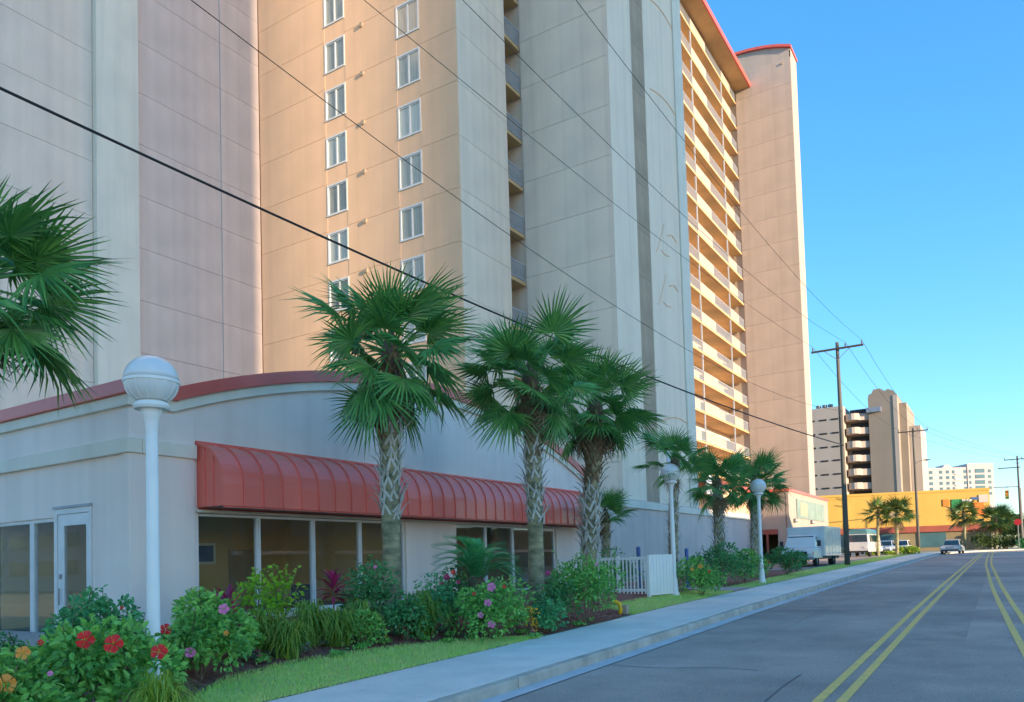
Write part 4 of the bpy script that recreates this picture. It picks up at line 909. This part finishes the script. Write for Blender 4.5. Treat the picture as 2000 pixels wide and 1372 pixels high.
gt = thing('white_gate', 'solid white board gate beside the picket fence', 'gate', (-9, 22, fz))
A = Vector((-8.98, 21.97, fz)); B = Vector((-8.72, 23.2, fz)); dv = (B-A); k = 7
for i in range(k):
    a = A+dv*(i/k+.004); b = A+dv*((i+1)/k-.004); nrm = Vector((dv.y, -dv.x, 0)).normalized()*.03
    v = [a, b, b-nrm, a-nrm]; v = [tuple(q) for q in v]+[(q[0], q[1], q[2]+1.22) for q in v]
    MB().add(v, [(0, 1, 2, 3), (4, 7, 6, 5), (0, 4, 5, 1), (1, 5, 6, 2), (2, 6, 7, 3), (3, 7, 4, 0)]).build('board', WHITE, gt)
for px, d, lb in ((1247, 26.5, 'short blue post behind the picket fence'), (1341, 28.0, 'short blue post behind the coral flowered shrub')):
    q = stand(px, d); t = thing('bollard', lb, 'post', q, None, 0, True)
    MB().tube([(0, 0, -.1), (0, 0, 1.35)], .07, 12).build('pipe', BLUE, t); MB().lathe([(.075, 1.35), (.07, 1.40), (.02, 1.44)], 12).build('cap', BLUE, t)
q = ground_px(1207, 1200); t = thing('bent_pipe', 'small bent yellow pipe at the lawn corner', 'pipe', q, None, 0, True)
MB().tube([(.05, 0, -.05), (.07, .02, .14), (.04, .02, .26), (-.04, -.02, .31), (-.13, -.05, .30)], [.05, .055, .055, .05, .045], 10).build('pipe', YPIPE, t, smooth=True)
MB().box(.10, .22, .02, .16, -.02, .22).build('valve_box', BROWN, t)
# ================================================================== vehicles (built facing -Y)
def wheel(parent, x, y, r=.36, w=.24):
    b = MB(); s_ = 1 if x > 0 else -1
    prof_ = [(r*.55, -w/2), (r*.95, -w/2), (r, -w*.3), (r, w*.3), (r*.95, w/2), (r*.55, w/2)]
    v = []; f = []; n = 18
    for rr, zz in prof_:
        for j in range(n): a = 2*math.pi*j/n; v.append((x+zz, y+rr*math.cos(a), r+rr*math.sin(a)))
    for i in range(len(prof_)-1):
        for j in range(n): f.append((i*n+j, i*n+(j+1) % n, (i+1)*n+(j+1) % n, (i+1)*n+j))
    o = fix_normals(b.add(v, f).build('wheel', TYRE, parent)); hub = MB(); v = []
    for zz, rr in ((s_*w*.32, r*.56), (s_*w*.42, r*.2)):
        for j in range(n): a = 2*math.pi*j/n; v.append((x+zz, y+rr*math.cos(a), r+rr*math.sin(a)))
    f = [(j, (j+1) % n, n+(j+1) % n, n+j) for j in range(n)]+[tuple(range(n, 2*n))]
    hub.add(v, f).build('rim', STEEL, o); return o
def taper_box(b, x0, x1, y0, y1, z0, z1, tx=0, ty0=0, ty1=0):
    v = [(x0, y0, z0), (x1, y0, z0), (x1, y1, z0), (x0, y1, z0), (x0+tx, y0+ty0, z1), (x1-tx, y0+ty0, z1), (x1-tx, y1-ty1, z1), (x0+tx, y1-ty1, z1)]
    return b.add(v, [(0, 3, 2, 1), (4, 5, 6, 7), (0, 1, 5, 4), (1, 2, 6, 5), (2, 3, 7, 6), (3, 0, 4, 7)])
def car(label, x, y, z, rz, m, L=4.5, W=1.78, H=1.45, rear=False, suv=False):
    t = thing('parked_car' if not rear else 'car', label, 'car', (x, y, z), None if rear else 'cars parked in the lot', rz, True)
    b = MB(); h0 = .78 if not suv else .95
    taper_box(b, -W/2, W/2, -L/2, L/2, .26, h0-.12, .03, .06, .06); taper_box(b, -W/2+.03, W/2-.03, -L/2+.06, L/2-.06, h0-.12, h0, .08, .18, .10)
    b.build('body', m, t, bevel=.05)
    c0, c1 = (-L*.17, L*.36) if not suv else (-L*.20, L*.47)
    b = MB(); taper_box(b, -W/2+.10, W/2-.10, c0, c1, h0, H, .17, .55, .45 if not suv else .15); b.build('cabin', m, t, bevel=.04)
    def face(y0, y1, z0, z1, w0, w1, name):
        MB().quad((-w0, y0, z0), (w0, y0, z0), (w1, y1, z1), (-w1, y1, z1)).build(name, WSHLD, t)
    hh = H-h0; face(c0+.55*.12-.012, c0+.55*.86-.012, h0+hh*.12, h0+hh*.86, W/2-.17, W/2-.28, 'windshield')
    tb = .45 if not suv else .15; face(c1-tb*.12+.012, c1-tb*.82+.012, h0+hh*.14, h0+hh*.82, W/2-.17, W/2-.28, 'rear_window')
    for s_ in (-1, 1):
        q = []
        for (yy, u) in ((c0+.25, .12), (c1-.2, .12), (c1-.5*tb-.25, .84), (c0+.68, .84)): q.append((s_*(W/2-.10-.17*u+.006), yy, h0+hh*u))
        MB().add(q, [(0, 1, 2, 3)]).build('side_window', WSHLD, t)
        MB().box(s_*(W/2-.10), s_*(W/2-.52), -L/2+.02, -L/2+.10, .52, .68).build('headlight', WHITE, t, bevel=.02)
        MB().box(s_*(W/2-.06), s_*(W/2-.55), L/2-.12, L/2-.0, .50, .74).build('tail_light', TAIL, t, bevel=.02)
        for yy in (-L*.31, L*.30): wheel(t, s_*(W/2-.12), yy, .32, .2)
    MB().box(-W/2+.1, W/2-.1, -L/2-.02, -L/2+.08, .30, .42).build('bumper', DARK, t); MB().box(-.26, .26, L/2-.06, L/2+.012, .42, .54).build('number_plate', WHITE, t)
    return t
def gz(x, y): return zg(x, y)+.01
tx, ty = -10.75, 50.0
tk = thing('box_truck', 'white box truck parked facing the shop beside the pole', 'truck', (tx, ty, gz(tx, ty+2)), None, R_(-2), True)
b = MB(); taper_box(b, -1.0, 1.0, 0.0, 2.3, .5, 1.05, .03, .1, 0); b.build('cab_body', CARW, tk, bevel=.05)
b = MB(); taper_box(b, -.97, .97, .12, 2.3, 1.05, 1.18, .05, .35, 0); b.build('hood', CARW, tk, bevel=.04)
b = MB(); taper_box(b, -.95, .95, .62, 2.3, 1.18, 2.0, .14, .55, 0); b.build('cab_roof', CARW, tk, bevel=.05)
MB().quad((-.86, .70, 1.26), (.86, .70, 1.26), (.76, 1.10, 1.90), (-.76, 1.10, 1.90)).build('windshield', WSHLD, tk)
for s_ in (-1, 1):
    MB().add([(s_*.945, .95, 1.25), (s_*.945, 1.9, 1.25), (s_*.835, 1.9, 1.88), (s_*.835, 1.28, 1.88)], [(0, 1, 2, 3)]).build('side_window', WSHLD, tk)
    MB().box(s_*1.02, s_*1.24, .80, .88, 1.25, 1.62).box(s_*.95, s_*1.05, .82, .86, 1.3, 1.34).build('mirror', DARK, tk, bevel=.02)
    MB().box(s_*.60, s_*.94, -.02, .08, .74, .94).build('headlight', WHITE, tk, bevel=.02); MB().box(s_*.945, s_*.985, .0, .09, .74, .94).build('indicator', AMBER, tk)
    wheel(tk, s_*.86, 1.05, .38, .24); wheel(tk, s_*.92, 5.2, .38, .34)
MB().box(-.58, .58, -.03, .06, .70, .94).build('grille', DARK, tk); MB().box(-1.02, 1.02, -.16, .02, .42, .62).build('bumper', STEEL, tk, bevel=.03)
MB().box(-.3, .3, -.19, -.165, .46, .58).build('number_plate', RED, tk)
cb = MB().box(-1.14, 1.14, 2.35, 7.2, .62, 2.5).build('cargo_box', CARW, tk, bevel=.03)
MB().box(-1.16, 1.16, 2.33, 7.22, 2.40, 2.53).build('roof_rail', CARW, cb); MB().box(-1.0, 1.0, 2.3, 7.1, .45, .62).build('chassis', DARK, tk)
for i in range(5): MB().box(1.14, 1.155, 2.5+i*1.0, 2.56+i*1.0, .68, 2.38).build('side_rib', CARW, cb)
bx, by = at_depth(1673, 1060, 73)[:2]
mb_ = thing('minibus', 'white minibus with teal roof parked behind the utility pole', 'bus', (bx, by, gz(bx, by)), None, R_(-3), True)
b = MB(); taper_box(b, -1.05, 1.05, 0, 6, .45, 1.3, .02, .04, .02); b.build('body', CARW, mb_, bevel=.06)
b = MB(); taper_box(b, -1.03, 1.03, .1, 6, 1.3, 2.15, .08, .25, .04); b.build('cabin', CARW, mb_, bevel=.05)
b = MB(); taper_box(b, -.95, .95, .4, 5.95, 2.15, 2.65, .25, .45, .15); b.build('roof', mat('teal roof paint', (.10, .25, .24), (.08, .2, .2), 2, .4, coat=.4), mb_, bevel=.06)
MB().quad((-.92, .12, 1.40), (.92, .12, 1.40), (.85, .30, 2.08), (-.85, .30, 2.08)).build('windshield', WSHLD, mb_)
for s_ in (-1, 1):
    MB().add([(s_*1.03, .8, 1.4), (s_*1.03, 5.5, 1.4), (s_*.972, 5.5, 2.05), (s_*.972, .9, 2.05)], [(0, 1, 2, 3)]).build('side_window', WSHLD, mb_)
    MB().box(s_*.65, s_*.95, -.02, .06, .78, .98).build('headlight', WHITE, mb_)
    wheel(mb_, s_*.92, 1.0, .36, .24); wheel(mb_, s_*.92, 4.7, .36, .24)
MB().box(-1.0, 1.0, -.08, .04, .4, .58).build('bumper', DARK, mb_)
for px, d, m, lb in ((1704, 88, CARW, 'white car parked beside the minibus'), (1731, 90, CARB, 'pale blue car parked between the two sunlit palms'), (1762, 90, CARW, 'white car parked right of the taller sunlit palm')):
    x, y = at_depth(px, 1070, d)[:2]; car(lb, x, y, gz(x, y), R_(random.uniform(-6, 6)), m)
x, y = at_depth(1860, 1065, 80)[:2]; car('silver car driving away at the road bend', x, y, prof(y)+RD+.04, R_(-4), CARS, rear=True)
# sunlit shrubs near the parked cars and at the bend
bush('lot_shrub', 'yellow flowering shrub in front of the white parked car', 1706, 1078, 16, 80, YGRASS, 700, .2, nc=8)
bush('lot_shrub', 'yellow green shrub by the taller sunlit palm foot', 1775, 1070, 22, 80, YGRASS, 900, .2, nc=8)
bush('lot_shrub', 'low sunny shrub between the two sunlit palms', 1738, 1080, 14, 80, YGRASS, 500, .2, nc=7)
LEAFS = mat('sunny leaf', (.05, .10, .02), (.11, .15, .03), 2, .5, island=True, translucent=.2)
def tree(label, px, ytop, hw, d, m, n=3500, leaf=.35, name='tree', trunk_frac=.35):
    g0 = Vector(stand(px, d)); top = at_depth(px, ytop, d)[2]; H = top-g0.z; Rw = hw*d/FPX
    t = thing(name, label, 'tree', tuple(g0), 'trees at the road bend')
    nc = 18; cs = []
    for k in range(nc):
        a = k*2.4; q = math.sqrt((k+.5)/nc); cs.append((g0.x+Rw*.75*q*math.cos(a), g0.y+Rw*.75*q*math.sin(a), g0.z+H*(trunk_frac+(.86-trunk_frac)*RNG.random()*(1-.3*q))))
    cs = np.array(cs); rc = RNG.uniform(.2, .36, nc)*Rw+.3; idx = RNG.integers(0, nc, n); dirs = RNG.normal(size=(n, 3)); dirs /= np.linalg.norm(dirs, axis=1)[:, None]
    P = cs[idx]+dirs*(rc[idx]*RNG.uniform(.4, 1, n)**.6)[:, None]; V, F = leaf_arrays(P, dirs+RNG.normal(size=(n, 3))*.5, leaf*RNG.uniform(.6, 1.2, n), .6)
    o = link('crown', mesh_of('crown', V-np.array(g0), F, m), t); o['kind'] = 'stuff'
    b = MB().tube([(g0.x, g0.y, g0.z-.2), (g0.x+.1, g0.y, g0.z+H*.3), (g0.x, g0.y+.1, g0.z+H*.6)], [.22, .17, .09], 8)
    for k in range(6): b.tube([(g0.x, g0.y, g0.z+H*.35), tuple(cs[k*3])], [.08, .03], 5)
    b.build('trunk', STEM, t)
tree('dark leafy tree behind the palms at the bend', 1962, 985, 26, 116, LEAFD)
tree('leafy tree beside the pole at the bend', 2010, 1000, 34, 112, LEAFS)
tree('broad tree right of the bend', 2090, 985, 50, 112, LEAFS)
tree('spreading tree further right of the bend', 2200, 990, 50, 118, LEAFD)
bush('bend_shrub', 'low sunlit shrub under the palms at the bend', 1925, 1045, 28, 103, LEAFS, 1500, .25, nc=9)
bush('bend_shrub', 'dark shrub under the corner palm at the bend', 1968, 1040, 26, 103, LEAFS, 1500, .25, nc=9)
bush('bend_shrub', 'shrub at the foot of the pole at the bend', 2010, 1048, 28, 101, LEAFD, 1500, .25, nc=9)
# ================================================================== yellow store
YC = Vector(at_depth(1938, 1072, 115)); YC.z = prof(YC.y)-.1; ang = math.atan2(.255, .967)
st = thing('yellow_store', 'long yellow store with red brown band and coloured panels', 'store', tuple(YC), None, ang, True)
tu, nu = Vector((.967, .255, 0)), Vector((.255, -.967, 0))
def wall_px(x, y):
    d = Vector(ray(x, y)); c = Vector((0, 0, EYE)); t = (YC-c).dot(nu)/d.dot(nu); p = c+d*t-YC; return p.dot(tu), p.z
TOP = wall_px(1930, 957.5)[1]
MB().box(-70, 0, 0, .3, 3.5, TOP).build('wall', YSTORE, st); MB().box(-70, 0, .05, .3, -1, 3.4).build('lower_wall', OLIVE, st); MB().box(-70, 0, .3, 30, -1, TOP-.3).build('back_block', OLIVE, st)
z0b, z1b = wall_px(1800, 1040)[1], wall_px(1800, 1028)[1]
MB().box(-70, .05, -.35, .1, z0b, z1b).build('band', BSTORE, st); MB().box(-70.1, .1, -.1, .45, TOP, TOP+.35).build('parapet_cap', YSTORE, st)
for nm, m, xa, ya, xb, yb in (('panel', ORANGE, 1841, 976, 1853, 989), ('panel', GREEN, 1858, 976, 1878, 993), ('panel', WHITE, 1879, 976, 1898, 988), ('panel', BLUE, 1897, 971.5, 1910, 976), ('panel', ORANGE, 1901, 982, 1922, 1006), ('panel', mat('pale pink sign paint', (.66, .52, .46), (.6, .47, .42), 2, .7), 1911, 967, 1930, 981)):
    (a, z1), (bq, z0) = wall_px(xa, ya), wall_px(xb, yb); MB().box(a, bq, -.12, -.002, min(z0, z1), max(z0, z1)).build(nm, m, st)
for i in range(9): MB().box(-62+6.5*i, -58+6.5*i, -.02, .06, .6, 2.9).build('shop_window', TEALG, st)
MB().box(-13.6, -12.6, -.3, .0, 5.3, 6.1).build('wall_lamp', BROWN, st)
# street signs at the bend
q = at_depth(1990, 1060, 98); t = thing('stop_sign', 'red stop sign on a post at the bend', 'sign', (q[0], q[1], zg(q[0], q[1])), None, 0, True)
MB().tube([(0, 0, -.2), (0, 0, 3.6)], .05, 8).build('post', STEEL, t)
fix_normals(MB().prism([(.42*math.cos(R_(22.5+45*i)), 3.35+.42*math.sin(R_(22.5+45*i))) for i in range(8)], 1, -.09, -.06).build('sign_plate', STOPR, t))
def text(body, size, loc, rot, m, parent, name='lettering'):
    cu = bpy.data.curves.new(name, 'FONT'); cu.body = body; cu.size = size; cu.align_x = 'CENTER'; cu.align_y = 'CENTER'; cu.extrude = .004
    o = bpy.data.objects.new(name, cu); COL.objects.link(o); o.parent = parent; o.location = loc; o.rotation_euler = rot; cu.materials.append(m); return o
q = at_depth(1972, 1060, 106); t = thing('traffic_signal', 'yellow traffic signal hung from a mast at the bend', 'traffic light', (q[0], q[1], zg(q[0], q[1])), None, 0, True)
hz = at_depth(1972, 967, 106)[2]-zg(q[0], q[1])
MB().tube([(1.6, 1, -.2), (1.6, 1, hz+.9), (1.2, .8, hz+1.15), (0, 0, hz+1.1), (-1.5, -.8, hz+1.1)], .07, 8).build('mast', STEEL, t)
sh_ = MB().box(-.22, .22, -.16, .16, hz-.55, hz+.65).build('housing', YPIPE, t, bevel=.03)
for k, m in enumerate((STOPR, AMBER, GREEN)): fix_normals(MB().lathe([(.13, 0), (.13, .05)], 12).build('lens', m, sh_)).matrix_local = Matrix.Translation((0, -.16, hz+.42-.38*k)) @ Matrix.Rotation(R_(90), 4, 'X')
# ================================================================== distant buildings
tb = thing('tan_apartment_block', 'tan apartment block with stacked curved balconies behind the yellow store', 'building', (-24, 166, 1))
MB().box(-36, -25.3, 163.6, 185, 0, 30.4).build('wall', TANL, tb); MB().box(-25.3, -21.0, 167.5, 185, 0, 29.2).build('wall', TANB, tb); MB().box(-21.0, -15.9, 165.6, 185, 0, 31.8).build('wall', TANB, tb)
fix_normals(MB().prism([(-20.9, 31.8), (-16.0, 31.8), (-16.4, 32.5), (-17.4, 33.0), (-18.0, 32.7), (-18.8, 33.3), (-20.0, 33.2), (-20.3, 32.5), (-20.9, 32.3)], 1, 165.8, 180).build('curved_parapet', TANB, tb))
MB().box(-15.9, -14.6, 169, 185, 0, 30.5).build('side_wing', TANB, tb); MB().box(-14.55, -12.6, 172, 185, 0, 26.2).build('side_wing', TANL, tb)
MB().box(-16.6, -15.85, 165.5, 165.75, 0, 31.6).build('pilaster', TANL, tb)
for k in range(10):
    z = 3.0+2.72*k
    pl = [(-25.3+.0, 167.4)]+[(-23.9+1.35*math.cos(math.radians(180+180*i/8)), 165.5+1.9*math.sin(math.radians(180+180*i/8))*.8) for i in range(9)]+[(-21.05, 166.0), (-21.05, 167.4)]
    o = fix_normals(MB().prism(pl, 2, z, z+1.25).build('balcony', TANL, tb))
    MB().box(-24.6, -21.3, 167.38, 167.46, z+1.26, z+2.45).build('sliding_door', DARK, o)
    if k > 1:
        for i in range(3): MB().box(-33.0+2.2*i-.0+1.0, -31.6+2.2*i+1.0, 163.54, 163.65, z+.3, z+.62).build('window', DARK, tb)
        MB().box(-33.9, -33.5, 163.5, 163.64, z-.2, z+1.3).build('window', FRAME, tb)
for x in (-35.2, -34.0, -30.6, -29.4, -28.3): MB().lathe([(.35, 0), (.35, .8), (.5, .85), (.5, 1.3), (.1, 1.4)], 10, (x, 168, 30.4)).build('roof_vent', INSUL, tb)
MB().box(-21.3, -18.7, 164.9, 166.5, 28.7, 29.6).build('blue_canopy', mat('blue grey canopy', (.25, .30, .40), (.2, .25, .33), 1, .6), tb)
ph = thing('pink_hotel', 'distant pink hotel with teal windows above the yellow store', 'hotel', (-16, 440, 0))
L0 = Vector(at_depth(1806, 915, 380)); R0_ = Vector(at_depth(1938, 903, 380)); u = (R0_-L0); u.z = 0; Wd = u.length; u.normalize(); rzz = math.atan2(u.y, u.x)
ph.location = (L0.x, L0.y, 0); ph.rotation_euler = (0, 0, rzz); ORG[ph] = Vector((0, 0, 0))
HZt = L0.z; MB().box(0, Wd, 0, 16, 0, HZt).build('wall', PINKB, ph); MB().box(Wd*.62, Wd, -.4, 15, 0, HZt+1.6).build('wall', PINKB, ph)
fix_normals(MB().prism([(Wd*.26, HZt), (Wd*.40, HZt), (Wd*.36, HZt+1.4), (Wd*.30, HZt+1.4)], 1, .1, 8).build('gable', PINKB, ph))
for k in range(5):
    z = HZt-2.9-2.75*k
    for xq, wq in ((.06, .05), (.21, .045), (.31, .045), (.40, .035), (.57, .05), (.64, .03)): MB().box(Wd*xq-.0, Wd*(xq+wq), -.12 if xq < .6 else -.5, .02, z, z+1.5).build('window', TEALG, ph)
    MB().box(Wd*.73, Wd*.87, -.55, -.3, z-.1, z+1.8).build('window', TEALG, ph); MB().box(Wd*.92, Wd*.965, -.5, -.3, z, z+1.4).build('window', TEALG, ph)
    MB().box(Wd*.44, Wd*.53, -.7, .02, z-.5, z-.2).build('balcony', WHITE, ph)
